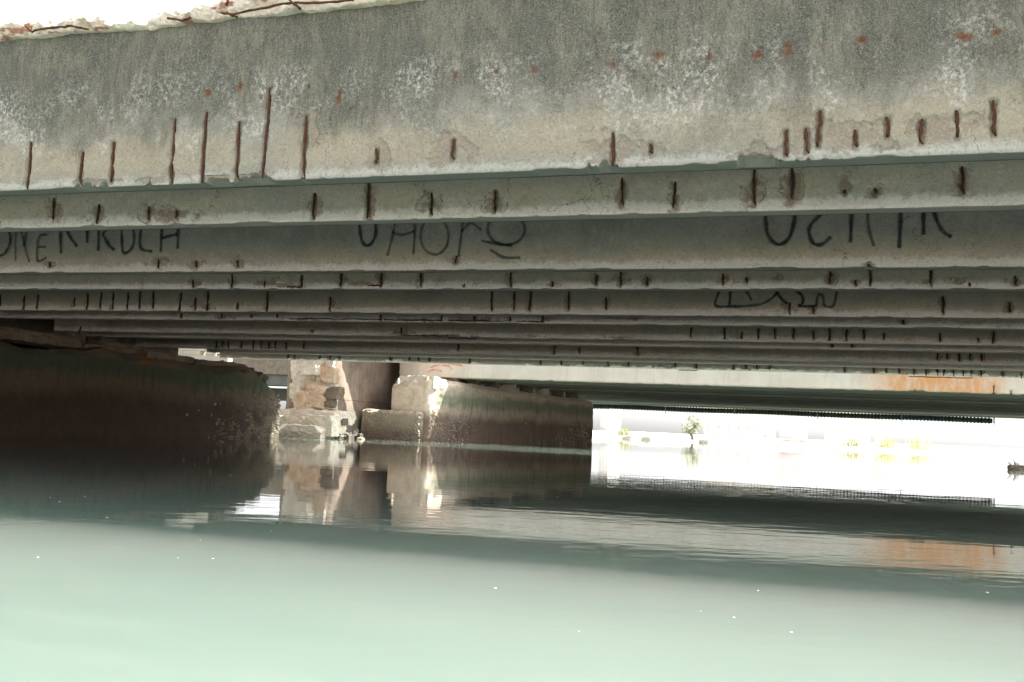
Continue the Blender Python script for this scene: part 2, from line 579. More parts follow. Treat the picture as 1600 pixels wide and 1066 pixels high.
# rusted steel
t = NT('rusted_steel')
a = t.noise(30, 5, .7); b = t.noise(120, 3, .7)
c = t.mix(t.map(a, .38, .62), (.055, .022, .014), (.12, .045, .022))
c = t.mix(t.map(b, .55, .7, 0, .5), c, (.20, .085, .04))
c = t.mix(t.map(t.noise(14, 3, .6), .52, .6, 0, .7), c, (.045, .025, .018))
M_RUST = t.done(c, .85, t.bump(t.math('ADD', a, b), .8, .004), .3)

# sprayed paint: soft, worn edges
def paint(name, col, dens):
    t = NT(name)
    uv = t.n('ShaderNodeUVMap')
    s = t.n('ShaderNodeSeparateXYZ'); t.set(s.inputs[0], uv.outputs[0])
    e = t.math('ABSOLUTE', t.math('SUBTRACT', s.outputs[0], .5))
    nn = t.noise(70, 4, .75)
    nb_ = t.noise(3.0, 3, .6)
    al = t.map(t.math('ADD', e, t.math('MULTIPLY', t.math('SUBTRACT', nn, .5), .35)), .5, .12)
    al = t.math('MULTIPLY', al, t.map(nn, .30, .52, .55, 1))
    al = t.math('MULTIPLY', al, t.map(nb_, .35, .6, dens * .72, dens))
    t.set(t.bsdf.inputs['Alpha'], al)
    return t.done(col, .7, None, .3)
M_SPRAY = paint('black_spray_paint', (.035, .042, .05), .92)
M_SPRAY_THIN = paint('thin_black_spray_paint', (.05, .055, .06), .66)
M_SPRAY_ORANGE = paint('orange_spray_paint', (.70, .20, .07), .6)

# green corrugated pipe
t = NT('dark_green_pipe_plastic')
c = t.mix(t.map(t.noise(3, 4), .4, .6), (.018, .032, .028), (.035, .055, .048))
M_PIPE = t.done(c, .6, t.bump(t.noise(40, 3), .3, .004), .4)
t = NT('galvanised_strap')
M_STRAP = t.done(t.mix(t.noise(20, 3), (.25, .27, .27), (.4, .42, .42)), .5, None, .5)

# water: turbid green, light travels inside it
t = NT('turbid_green_water')
g = t.n('ShaderNodeNewGeometry')
P = g.outputs['Position']
w1 = t.noise(1, 3, .55, vec=t.mapping((.8, 2.6, 1), rot=(0, 0, R(12)), src=P), dist=.3)
w2 = t.noise(1, 3, .5, vec=t.mapping((3.2, 9.0, 1), rot=(0, 0, R(20)), src=P), dist=.2)
w3 = t.noise(1, 2, .5, vec=t.mapping((.16, .32, 1), src=P))
calm = t.map(w3, .42, .60, .3, 2.2)
h = t.math('ADD', t.math('MULTIPLY', w1, .0011), t.math('MULTIPLY', t.math('MULTIPLY', w2, calm), .00042))
bn = t.n('ShaderNodeBump'); bn.inputs['Strength'].default_value = 1; bn.inputs['Distance'].default_value = 1
t.set(bn.inputs['Height'], h)
cl = t.mix(t.map(t.noise(.35, 3, .5, vec=P), .35, .65), (.108, .146, .127), (.122, .158, .138))
B = t.bsdf
t.set(B.inputs['Base Color'], cl)
B.inputs['Subsurface Weight'].default_value = 1
B.inputs['Subsurface Radius'].default_value = (.62, 1.0, .86)
B.inputs['Subsurface Scale'].default_value = 10.0
B.inputs['Roughness'].default_value = .015
B.inputs['IOR'].default_value = 1.333
t.set(B.inputs['Normal'], bn.outputs[0])
M_WATER = t.m

# bank, plants, far buildings; plants and buildings bleached in colour to imitate overexposure
t, c, nb = plain_concrete('dry_sand', (.52, .48, .40), (.60, .56, .48), (.42, .37, .29), .15, .03)
M_SAND = t.done(c, .95, nb, .1)
t = NT('leaf_green')
M_LEAF = t.done(t.mix(t.map(t.noise(1.3, 3), .35, .65), (.40, .42, .30), (.46, .47, .34)), .6, None, .3)
t = NT('reed_yellow_green')
M_REED = t.done(t.mix(t.noise(2, 3), (.44, .46, .26), (.54, .54, .34)), .7, None, .2)
t = NT('tree_bark')
M_BARK = t.done(t.mix(t.noise(9, 4), (.26, .18, .15), (.34, .26, .22)), .9, t.bump(t.noise(20, 4), .6, .02), .2)
def flat(name, c1, c2, rough=.85):
    t = NT(name)
    return t.done(t.mix(t.map(t.noise(1.2, 5, .6), .35, .65), c1, c2), rough, t.bump(t.noise(25, 3), .3, .01), .25)
M_PINK = flat('rose_render', (.64, .53, .55), (.70, .58, .60))
M_GREYW = flat('grey_render', (.40, .41, .42), (.48, .49, .50))
M_WHITEW = flat('white_render', (.70, .69, .66), (.78, .77, .74))
M_ROOF = flat('roof_sheet', (.50, .50, .50), (.56, .56, .56))
M_DOORC = flat('bleached_red_door', (.62, .50, .50), (.66, .54, .53))
t = NT('window_glass'); M_GLASS = t.done((.42, .45, .47), .15, None, .5)
M_FLECK = flat('white_foam', (.75, .76, .72), (.82, .82, .78))
M_DARKB = flat('far_deck_grey', (.10, .095, .09), (.15, .14, .13))

# ------------------------------------------------------------------ the setting: water and ground
def slab_box(name, x0, x1, y0, y1, z0, z1, mat):
    me = mesh_from(name, [(x0, y0, z0), (x1, y0, z0), (x1, y1, z0), (x0, y1, z0),
                          (x0, y0, z1), (x1, y0, z1), (x1, y1, z1), (x0, y1, z1)],
                   [(0, 3, 2, 1), (4, 5, 6, 7), (0, 1, 5, 4), (1, 2, 6, 5), (2, 3, 7, 6), (3, 0, 4, 7)])
    o = bpy.data.objects.new(name, me)
    me.materials.append(mat)
    o.rotation_euler = (0, 0, -TH)
    put(o)
    o['kind'] = 'structure'
    return o
slab_box('water', -160, 160, -120, 128, -6.8, 0.0, M_WATER)

# ground: river bed under the water, rising to the banks, out to the horizon
def axis(lo, hi, fine_lo, fine_hi, step):
    a = list(np.arange(fine_lo, fine_hi + 1e-6, step))
    s = step; x = fine_lo
    left = []
    while x > lo:
        s *= 1.35; x -= s; left.append(max(x, lo))
    s = step; x = fine_hi; right = []
    while x < hi:
        s *= 1.35; x += s; right.append(min(x, hi))
    return np.array(left[::-1] + a + right)
gx = axis(-3000, 3000, -70, 70, 1.2); gy = np.unique(np.concatenate([axis(-3000, 3000, 60, 125, .8), np.arange(-40, -3, .8)]))
GX, GY = np.meshgrid(gx, gy)
nn = fbm(GX * .12, GY * .12, 3, 4); n2 = fbm(GX * .7, GY * .7, 9, 3)
shore = 86 + (nn - .5) * 12
rise = sstep(-6, 7, GY - shore) * 7.15 + sstep(6, 40, GY - shore) * .6
side = sstep(70, 110, np.abs(GX)) * 7.8
back = sstep(6, 20, -GY + (nn - .5) * 8) * 10.2  # unseen bank behind the camera, added to bounce sunlight under the girders
zz = -7.0 + np.maximum(np.maximum(rise, side), back) + (n2 - .5) * .22 + (nn - .5) * .3
gm = grid_mesh('ground', np.stack([GX, GY, zz], 2), flip=False)
gm.materials.append(M_SAND)
go = bpy.data.objects.new('ground', gm); go.rotation_euler = (0, 0, -TH); put(go); go['kind'] = 'structure'

# ------------------------------------------------------------------ the near bridge
bridge = thing('concrete_bridge', 'weathered grey concrete bridge close overhead, rusty bars showing in its row of girders', 'bridge', (0, 5.25, 0))
BB = (0, 5.25, 0)

# four kinds of rusted bar, 1 m tall, shared by all bars
def bar_mesh(seed, hook):
    rnd = random.Random(seed)
    pts = []; rad = []
    n = 9
    for i in range(n):
        f = i / (n - 1)
        pts.append((rnd.uniform(-.0035, .0035) + .004 * math.sin(f * 5 + seed), rnd.uniform(-.001, .001), f))
        rad.append(.0088 * rnd.uniform(.75, 1.2) * (.55 if i in (0, n - 1) else 1))
    if hook:
        pts[0] = (pts[1][0] + .014, .010, 0.0)
        pts.insert(0, (pts[0][0] + .018, .03, -.004)); rad.insert(0, .006)
    return tube_mesh('exposed_rebar', pts, rad, 6, .18, seed)
BARS = [bar_mesh(k, k % 2 == 1) for k in range(8)]
for m in BARS: m.materials.append(M_RUST)
HB = []
for k in range(3):
    rnd = random.Random(60 + k)
    HB.append(tube_mesh('exposed_rebar', [(i / 10 - .5, rnd.uniform(-.004, .004), rnd.uniform(-.006, .006)) for i in range(11)], .0085, 6, .2, k))
    HB[-1].materials.append(M_RUST)

ND = dict(A=5.25, B=6.41, C=8.60, D=9.82, E=12.01, F=13.06, G=15.21, H=16.25, I=18.70, J=19.80, K=21.75)
LEFT = dict(A=-13.3, B=-13.3, C=-13.3, D=-13.3, E=-13.3, F=-13.3, G=-14.1, H=-14.8, I=-15.4, J=-13.8, K=-14.75)
RIGHT_END = 14.0
ZB, ZT = 2.0, 3.11
THK = .15

RB = dict(
 A=[(48,222,295),(128,238,290),(177,222,285),(273,186,287),(322,175,286),(374,190,281),(420,137,279),(478,180,278),(588,232,256),(708,218,250),(958,208,260),(1017,225,240),(1229,203,245),(1261,200,240),(1280,173,230),(1337,203,230),(1387,183,215),(1440,187,226),(1496,173,215),(1553,157,213),(1606,185,205)],
 B=[(84,310,345),(153,320,350),(232,323,345),(275,328,342),(491,302,343),(576,285,342),(674,302,337),(774,297,332),(973,278,322),(1054,285,326),(1179,260,322),(1238,260,310),(1320,297,303),(1368,295,303),(1504,260,303)],
 C=[(77,410,418),(247,405,420),(306,408,418),(371,407,418),(712,400,412),(1358,413,418)],
 D=[(301,438,450),(363,425,450),(413,440,449),(471,430,450),(533,424,450),(596,425,449),(658,425,449),(725,444,449),(798,425,450),(863,440,449),(932,430,446),(970,425,448),(1011,432,447),(1130,428,446),(1167,433,442),(1297,425,444),(1337,438,447),(1360,422,448),(1455,422,448),(1515,442,448),(1587,432,446)],
 E=[(1,460,478),(38,462,486),(59,460,484),(116,465,480),(137,458,485),(158,457,485),(177,457,484),(200,457,485),(219,455,484),(240,455,484),(282,457,487),(305,465,485),(325,455,486),(371,473,484),(418,455,488),(516,464,488),(769,454,486),(804,454,487),(829,453,486),(889,454,486),(947,465,484),(1234,473,492),(1271,478,490),(1474,463,492),(1578,473,488)],
 F=[(283,490,498),(346,490,498),(392,492,496),(433,490,497),(595,492,502),(690,492,502),(741,494,503),(797,495,503),(848,494,504),(1411,500,507)],
 G=[(125,510,520),(487,515,520),(627,512,522),(1080,512,528),(1132,512,530),(1159,519,530),(1185,513,530),(1211,513,530),(1240,513,530),(1271,517,531),(1296,513,533),(1323,515,533),(1350,515,531),(1381,520,531),(1469,520,534),(1529,528,535),(1552,518,537)],
 H=[(1300,537,543),(1331,537,543)],
 I=[(338,533,546),(347,533,545),(357,533,546),(377,534,545),(396,532,547),(408,533,546),(420,534,547),(430,533,547),(447,535,547),(475,531,546),(716,538,548),(866,533,554),(905,543,552),(996,540,556),(1465,552,563),(1480,552,562),(1499,552,565),(1516,553,563),(1534,553,565)],
 J=[],
 K=[(450,552,561),(460,552,561),(500,555,563),(516,555,563),(530,556,564),(610,556,565),(640,556,564),(654,557,564),(671,557,565),(734,557,567),(845,560,570),(877,560,571),(911,562,572),(950,564,573),(982,564,574),(1055,566,576),(1088,566,578),(1146,568,577),(1166,569,577),(1183,569,578),(1203,568,579),(1320,572,582),(1365,573,583),(1385,574,584),(1405,574,585),(1428,574,587),(1447,575,588),(1465,576,588),(1475,577,588),(1490,577,589),(1505,578,588),(1518,578,589),(1533,577,590),(1567,580,590),(1596,582,592)])
HBARS = dict(D=[(448,471,449),(575,595,447)], F=[(455,595,499),(600,690,501),(700,795,502),(800,848,503)], G=[(630,700,525),(700,745,529)], K=[(1420,1520,590),(1060,1090,579)])
# loose cover: (px, py, radius along px, radius up px)
SPALL = dict(
 A=[(150,288,45,8),(240,283,30,7),(350,282,60,8),(590,243,20,28),(700,235,40,28),(955,238,38,32),(1020,235,26,20),(1185,243,70,18),(1250,215,22,40),(1340,215,70,30),(1470,205,60,25),(480,200,20,30),(405,283,30,6)],
 B=[(84,325,14,25),(153,332,16,22),(232,333,14,18),(275,335,42,15),(491,322,15,22),(576,318,12,25),(676,318,24,20),(774,318,20,22),(973,305,14,26),(1054,310,14,25),(1179,300,20,30),(1238,290,22,38),(1320,290,16,25),(1366,300,22,12),(1504,285,16,28)],
 C=[(77,412,14,8),(247,410,22,12),(306,412,14,9),(371,410,16,11),(712,405,8,9),(1358,415,12,4)],
 D=[(301,442,14,8),(363,440,8,10),(415,443,22,6),(450,446,30,4),(535,437,12,10),(570,444,40,5),(596,436,10,12),(655,436,9,10),(797,432,9,12),(863,445,12,4),(932,437,9,9),(970,435,14,12),(1010,439,12,9),(1130,438,16,10),(1167,436,10,9),(1215,433,9,10),(1297,435,14,11),(1337,441,14,6),(1450,440,18,7),(1500,438,20,8),(1587,440,18,8)],
 E=[(418,460,8,8),(516,475,8,8),(947,472,7,10),(1234,480,14,12),(1271,482,12,7),(1474,476,7,10),(1578,480,10,8),(325,480,14,5)],
 F=[(346,496,18,4),(470,499,40,3),(650,500,50,4),(740,500,60,4),(850,499,14,5),(980,496,40,4),(1411,504,10,4)],
 G=[(627,520,20,6),(700,527,60,3),(830,525,25,3),(975,528,30,3)],
 H=[], I=[(340,543,12,3),(430,544,20,3),(996,552,12,4)], J=[],
 K=[(875,571,18,4),(990,574,60,5),(1160,578,30,3),(1200,578,20,3),(1430,588,80,5),(1490,588,50,5),(620,566,30,3)])
RSPOT = [(376,133,7,9),(325,145,10,6),(425,135,4,4),(480,134,7,5),(530,150,7,16),(222,150,5,4),(55,167,4,4),(711,118,6,6),(775,110,8,6),(833,106,10,10),(958,100,10,11),(1027,88,12,10),(1108,87,7,6),(1183,80,9,12),(1230,75,12,12),(1284,70,7,8),(1346,63,8,7),(1400,62,6,7),(1506,57,17,10),(1557,50,9,7)]

def cols_for(n0, tl, tr, lo, hi):
    dt = max(.0058, n0 * .00115)
    mid = np.arange(tl, tr, dt)
    left = np.arange(lo, tl, .35); right = np.arange(tr + dt, hi, .35)
    return np.concatenate([left, mid, right, [hi]]), dt

def build_girder(key, mat, n0, lo, hi, thk=THK, zb=ZB, zt=ZT, zfine=None, parent=None, base=BB, ragged_left=False, name='girder', edge=.012, vis=None):
    tl = max(lo, at_n(-40, 300, n0)[0]) if vis is None else vis[0]
    tr = min(hi, at_n(1640, 300, n0)[0]) if vis is None else vis[1]
    T, dt = cols_for(n0, tl, tr, lo, hi)
    zf = zfine if zfine else zt
    zs = list(np.arange(zb, zf, dt * 1.1))
    zs = np.array(zs + [z for z in np.arange(zf, zt, .12) if z > zs[-1] + .01] + [zt])[::-1]     # top to bottom
    nf = len(zs)
    nbm = 6
    nbk = 3
    rows = []
    Zf, Tf = np.meshgrid(zs, T, indexing='ij')
    seed = ord(key) * 31
    rough = (fbm(Tf * 3, Zf * 3, seed, 4) - .5) * .016 + (fbm(Tf * 22, Zf * 22, seed + 5, 3) - .5) * .005
    Y = n0 + rough
    sp = np.zeros_like(Tf); ru = np.zeros_like(Tf)
    nz1 = fbm(Tf * 14, Zf * 14, seed + 11, 4) - .5
    nz2 = fbm(Tf * 40, Zf * 40, seed + 13, 3) - .5
    dep = np.zeros_like(Tf)
    for (px, py, rx, ry) in SPALL.get(key, []):
        t0, _, z0 = at_n(px, py, n0)
        rt = abs(at_n(px + rx, py, n0)[0] - t0); rz = abs(at_n(px, py - ry, n0)[2] - z0)
        cmask = (np.abs(T - t0) < rt * 2)
        if not cmask.any(): continue
        sl = np.ix_(np.arange(nf), np.where(cmask)[0])
        d = np.sqrt(((Tf[sl] - t0) / rt) ** 2 + ((Zf[sl] - z0) / rz) ** 2)
        m = np.clip(1.15 - d + nz1[sl] * 1.5 + nz2[sl] * .5, 0, 1)
        sp[sl] = np.maximum(sp[sl], m)
    dep += sstep(.22, .5, sp) * .011 + sp * (nz2 * .012)
    for (px, y0, y1) in RB.get(key, []):
        t0, _, za = at_n(px, y0, n0); zb_ = at_n(px, y1, n0)[2]
        w = max(.016, dt * 1.5) * 1.0
        cmask = (np.abs(T - t0) < w * 4)
        if not cmask.any(): continue
        sl = np.ix_(np.arange(nf), np.where(cmask)[0])
        wv = w * (1 + nz1[sl] * 1.6)
        vert = sstep(zb_ - .03, zb_ + .005, Zf[sl]) * sstep(za + .02, za - .005, Zf[sl])
        m = sstep(1.35, .7, np.abs(Tf[sl] - t0 + nz2[sl] * .012) / np.maximum(wv, .004)) * vert
        dep[sl] = np.maximum(dep[sl], dep[sl] * .6 + m * .019)
        sp[sl] = np.maximum(sp[sl], m * .7)
        ru[sl] = np.maximum(ru[sl], m * .62 * (.7 + nz1[sl]))
        halo = sstep(w * 3.6, w * .8, np.abs(Tf[sl] - t0 + nz1[sl] * w * 3)) * vert
        sp[sl] = np.maximum(sp[sl], halo * np.clip(.30 + nz1[sl] * .9, 0, .5))
    if key == 'A':
        for (px, py, rx, ry) in RSPOT:
            t0, _, z0 = at_n(px, py, n0); rt = rx / 1500 * 5.6 * 1.1; rz = ry / 1500 * 5.6 * 1.1
            d = np.sqrt(((Tf - t0) / rt) ** 2 + ((Zf - z0) / rz) ** 2 * np.where(Zf < z0, .45, 1.))
            ru = np.maximum(ru, np.clip(1.0 - d * .72 + nz1 * .9 + nz2 * .8, 0, .9))
            dep = np.maximum(dep, sstep(.9, .2, d) * .006)
    Y = Y + dep
    # the lower edge: chipped arris; lower boundary moves up where the cover is gone
    edge_n = fbm(T * 6, T * 0 + 3, seed + 21, 4)
    chip = edge * sstep(.5, .75, edge_n) + sstep(.3, .7, sp[-1]) * (.022 + .03 * (fbm(T * 25, T * 0, seed + 4, 3)))
    Zf = Zf.copy()
    k = sstep(zb + .06, zb, Zf)
    Zf += k * chip[None, :] * (1 - .0)
    Y += sstep(zb + .02, zb, Zf) * (.006 + chip[None, :] * .3)
    X3 = Tf
    if ragged_left:
        rag = (fbm(Zf * 6, Zf * 0, 77, 4) - .4) * .35
        X3 = Tf + rag * sstep(lo + .8, lo, Tf)
    front = np.stack([X3, Y, Zf], 2)
    att_s = [sp]; att_r = [ru]
    # underside
    fr = np.linspace(.12, 1, nbm)
    bot = []
    for f in fr:
        yy = n0 + thk * f * np.ones_like(T)
        yy[:] = np.maximum(yy, Y[-1] + .002)
        z = Zf[-1] * (1 - f) + (zb + (fbm(T * 4, T * 0 + f * 3, seed + 31, 3) - .5) * .006) * f
        bot.append(np.stack([X3[-1], yy, z], 1))
        att_s.append((sp[-1] * max(0, 1 - f * 2.2))[None]); att_r.append((ru[-1] * max(0, 1 - f * 2.2))[None])
    back = []
    for f in np.linspace(.1, 1, nbk):
        back.append(np.stack([X3[0], np.full_like(T, n0 + thk), zb + (zt - zb) * f * np.ones_like(T)], 1))
        att_s.append(np.zeros((1, len(T)))); att_r.append(np.zeros((1, len(T))))
    V = np.concatenate([front, np.array(bot), np.array(back)], 0)
    V = V - np.array(base)
    S_ = np.concatenate(att_s, 0); R_ = np.concatenate(att_r, 0)
    me = grid_mesh(name, V, dict(spall=S_, rust=R_), close_rows=True, flip=True)
    # close the two ends
    bm = bmesh.new(); bm.from_mesh(me); bm.verts.ensure_lookup_table()
    Rn, Cn = V.shape[:2]
    try:
        bm.faces.new([bm.verts[r * Cn] for r in range(Rn)])
        bm.faces.new([bm.verts[r * Cn + Cn - 1] for r in range(Rn)][::-1])
    except ValueError:
        pass
    bm.to_mesh(me); bm.free()
    g = part(name, me, mat, parent)
    # the bars themselves
    j = 0
    for (px, y0, y1) in RB.get(key, []):
        t0, _, za = at_n(px, y0, n0); zc = at_n(px, y1, n0)[2]
        if t0 < lo or t0 > hi: continue
        j += 1
        o = bpy.data.objects.new('exposed_rebar', BARS[(j * 5 + ord(key)) % 8])
        put(o, g)
        s = .92 if n0 < 7 else (1.05 if n0 < 12 else 1.35)
        o.location = (t0 - base[0], n0 + .0085 - base[1], zc + .004 - base[2])
        o.scale = (s, s, max(za - zc, .02))
    for (xa, xb, py) in HBARS.get(key, []):
        ta, _, z1 = at_n(xa, py, n0); tb, _, z2 = at_n(xb, py, n0)
        o = bpy.data.objects.new('exposed_rebar', HB[(xa) % 3])
        put(o, g)
        o.location = ((ta + tb) / 2 - base[0], n0 + .004 - base[1], (z1 + z2) / 2 + .004 - base[2])
        o.scale = (abs(tb - ta), 1.1, 1.1)
    return g

ZF = dict(A=3.11, B=2.40, C=2.50, D=2.25, E=2.36, F=2.2, G=2.3, H=2.15, I=2.25, J=2.12, K=2.2)
GIR = {}
for k_ in 'ABCDEFGHIJK':
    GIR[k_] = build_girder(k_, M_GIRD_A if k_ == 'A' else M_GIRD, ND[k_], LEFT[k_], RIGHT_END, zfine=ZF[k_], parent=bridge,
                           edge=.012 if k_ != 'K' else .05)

# deck slab over the girders, set back a little from the broken edge
part('deck_slab', boxmesh('deck_slab', -34, RIGHT_END, 6.05, 22.1, 3.125, 3.33, BB, .01), M_DECK, bridge)
part('deck_slab', boxmesh('deck_slab', -34, RIGHT_END, 5.42, 6.047, 3.127, 3.185, BB, .005), M_DECK, bridge, label='thin slab strip added behind the broken edge to keep sky light out')  # unseen filler added to stop sky light leaking in behind the first girder

# the broken slab edge along the top of the first girder
top_px = [(-60,47),(0,45),(14,41),(30,38),(80,36),(100,38),(120,34),(160,32),(170,34),(178,42),(200,43),(232,38),(238,28),(250,24),(262,22),(284,23),(298,25),(312,17),(334,12),(349,8),(352,-14),(380,-20),(640,-60),(1000,-120),(1700,-220)]
T = np.concatenate([np.arange(-13.3, -6.0, .25), np.arange(-6.0, 1.6, .008), np.arange(1.7, 14.01, .3)])
tt = [at_n(a, b, 5.26)[0] for a, b in top_px]; tz = [at_n(a, b - 2, 5.26)[2] for a, b in top_px]
Zt = np.interp(T, tt, tz); Zt = np.minimum(Zt, 3.33)
Zt = Zt + (fbm(T * 9, T * 0, 5, 4) - .5) * .035 * (Zt < 3.32) + (fbm(T * 40, T * 0, 6, 3) - .5) * .012
bot_px = [(-60,66),(0,60),(60,56),(100,49),(170,47),(235,42),(300,33),(350,27),(450,18),(560,8),(640,-3),(1000,-55),(1700,-150)]
bt = [at_n(a, b, 5.2)[0] for a, b in bot_px]; bz = [at_n(a, b, 5.2)[2] for a, b in bot_px]
Zb_ = np.interp(T, bt, bz) + (fbm(T * 8, T * 0 + 2, 8, 4) - .5) * .03
Zb_ = np.clip(Zb_, 3.065, 3.14)
Zt = np.maximum(Zt, Zb_ + .012)
rows = []; rr = []
for f in np.linspace(1, 0, 26):
    z = Zb_ + (Zt - Zb_) * f
    nzv = fbm(T * 7, z * 7, 41, 4) - .5; nf_ = fbm(T * 30, z * 30, 43, 3) - .5
    y = 5.185 + nzv * .12 + nf_ * .06 + .05 * f ** 3 + .03 * (1 - f) ** 3
    rows.append(np.stack([T, y, z + nf_ * .01], 1))
    rr.append(sstep(.60, .72, fbm(T * 6, z * 22, 47, 4)) * .7)
for yb, zo in ((5.36, 'b'), (5.45, 'b'), (5.47, 't'), (5.34, 't')):
    z = (Zb_ + .005 if zo == 'b' else np.maximum(Zt - .01, Zb_ + .01))
    rows.append(np.stack([T, np.full_like(T, yb), z], 1)); rr.append(T * 0)
V = np.array(rows) - np.array(BB)
me = grid_mesh('broken_slab_edge', V, dict(rust=np.array(rr)), close_rows=True, flip=True)
edge_o = part('broken_slab_edge', me, M_BROKEN, bridge, label='ragged pale broken edge of the deck slab')
# slab bars that lie bare along the broken edge
for pl in ([(40,40),(52,50),(58,46),(90,44),(112,40),(128,44),(140,47)], [(262,28),(285,32),(300,28)], [(352,8),(356,2),(352,-6)], [(345,20),(366,23),(400,15),(440,8),(455,4),(500,3),(552,0)], [(448,-6),(458,6),(470,14)], [(356,20),(362,24),(370,26)]):
    pts = []
    for (a, b) in pl:
        q = at_n(a, b, 5.10)
        pts.append((q[0] - BB[0], q[1] - BB[1] + random.uniform(-.01, .012), q[2] - BB[2]))
    fine = []
    for i in range(len(pts) - 1):
        for s in range(4):
            fine.append(Vector(pts[i]).lerp(Vector(pts[i + 1]), s / 4) + Vector((0, 0, random.uniform(-.003, .003))))
    fine.append(Vector(pts[-1]))
    o = part('exposed_rebar', tube_mesh('exposed_rebar', fine, .0085, 6, .25, len(pl)), M_RUST, edge_o)

# ---- sprayed letters
def ribbon(name, pts, width, d, parent, mat, base=BB, close=False):
    P3 = [Vector(at_n(a, b, d)) for a, b in pts]
    # smooth through the points (Catmull-Rom)
    out = []
    n = len(P3)
    if n == 2:
        out = [P3[0].lerp(P3[1], i / 6) for i in range(7)]
    else:
        for i in range(n - 1):
            p0 = P3[max(i - 1, 0)]; p1 = P3[i]; p2 = P3[i + 1]; p3 = P3[min(i + 2, n - 1)]
            for s in range(6):
                u = s / 6
                out.append(.5 * ((2 * p1) + (p2 - p0) * u + (2 * p0 - 5 * p1 + 4 * p2 - p3) * u * u + (3 * p1 - p0 - 3 * p2 + p3) * u ** 3))
        out.append(P3[-1])
    V = []; Fc = []; uv = []
    for i, p in enumerate(out):
        t = (out[min(i + 1, len(out) - 1)] - out[max(i - 1, 0)]).normalized()
        s = Vector((-t.z, 0, t.x))
        w = width * (1 + .18 * math.sin(i * .9 + len(pts)))
        if i in (0, len(out) - 1): w *= .75
        for k in (-.5, -.17, .17, .5):
            q = p + s * w * k
            V.append((q.x - base[0], q.y - base[1], q.z - base[2]))
            uv.append((k + .5, i / len(out)))
    for i in range(len(out) - 1):
        for k in range(3):
            Fc.append((i * 4 + k, i * 4 + k + 1, (i + 1) * 4 + k + 1, (i + 1) * 4 + k))
    me = mesh_from(name, V, Fc)
    ul = me.uv_layers.new(name='UVMap')
    for l in me.loops:
        ul.data[l.index].uv = uv[l.vertex_index]
    return me

def join_meshes(name, mes, mat):
    bm = bmesh.new()
    for m in mes:
        bm.from_mesh(m)
    me = bpy.data.meshes.new(name); bm.to_mesh(me); bm.free()
    for m in mes: bpy.data.meshes.remove(m)
    me.materials.append(mat)
    return me

def letter(strokes, width, d, parent, mat, base=BB):
    width = width * 1.3
    ms = [ribbon('graffiti_letter', s, width, d - .0125 - .0008 * i, parent, mat, base) for i, s in enumerate(strokes)]
    me = join_meshes('graffiti_letter', ms, mat)
    return part('graffiti_letter', me, mat, parent)

def ell(cx, cy, rx, ry, a0=0, a1=360, n=14):
    return [(cx + rx * math.cos(R(a0 + (a1 - a0) * i / n)), cy + ry * math.sin(R(a0 + (a1 - a0) * i / n))) for i in range(n + 1)]

gC = GIR['C']; nC = ND['C']
thick = [[[(-6,350),(8,352),(15,366),(15,381),(7,396),(-2,400)]],
         [[(94,340),(94,372),(95,396)],[(98,346),(108,368),(120,386)]],
         [[(136,352),(136,364),(136,380)]],
         [[(155,338),(154,364),(153,392)],[(156,342),(170,344),(169,356),(160,366)],[(160,366),(169,382),(178,391)]],
         [[(189,345),(190,372),(192,394),(201,393),(208,382),(209,366),(205,346)]],
         [[(232,348),(222,353),(218,372),(221,389),(238,393)]],
         [[(254,340),(252,368),(251,394)],[(278,338),(278,366),(277,389)],[(253,372),(265,369),(277,366)]],
         [[(561,336),(562,356),(565,376),(573,384),(582,378),(587,362),(585,334)]],
         [[(1198,306),(1196,340),(1200,367),(1215,382),(1232,373),(1241,345),(1243,306)]],
         [[(1300,318),(1284,334),(1268,350),(1264,364),(1271,380),(1284,382),(1299,370)]],
         [[(1331,306),(1330,345),(1329,379)]],
         [[(1407,304),(1407,345),(1405,388)]],
         [[(1444,304),(1443,340),(1443,367)],[(1446,325),(1455,318),(1463,342),(1472,360),(1487,371)]]]
thin = [[[(25,340),(24,372),(24,408)],[(26,345),(34,365),(37,385)],[(37,385),(42,360),(44,350)],[(36,368),(40,392),(46,410)]],
        [[(74,367),(62,369),(58,386),(59,408),(73,402)],[(60,386),(72,386)]],
        [[(622,326),(617,350),(612,374),(605,400)],[(648,326),(648,360),(646,398)],[(612,363),(628,367),(648,361)]],
        [ell(679, 369, 22, 29)],
        [[(726,322),(722,355),(719,380),(716,402)],[(721,362),(736,349),(752,360)]],
        [ell(791, 358, 29, 25, -60, 290),[(752,376),(775,381),(800,384)],[(766,390),(786,402),(813,403)]],
        [[(1359,306),(1356,338),(1359,364),(1366,385)]]]
for st in thick: letter(st, .040, nC, gC, M_SPRAY)
for st in thin: letter(st, .034, nC, gC, M_SPRAY_THIN)
gE = GIR['E']
for st in ([[(1126,440),(1123,456),(1118,477),(1141,479),(1168,478),(1190,475),(1206,466),(1215,455),(1212,442)]],
           [[(1142,440),(1141,458),(1140,477)]],
           [[(1160,440),(1166,454),(1175,470)]],
           [[(1205,440),(1213,455),(1221,467),(1230,475)]],
           [[(1228,444),(1241,453),(1253,462),(1254,474),(1248,478),(1262,479)],[(1262,479),(1276,478)]],
           [[(1276,478),(1277,465),(1282,460),(1286,464),(1287,478)],[(1287,478),(1302,478),(1308,452)]]):
    letter(st, .040, ND['E'], gE, M_SPRAY)

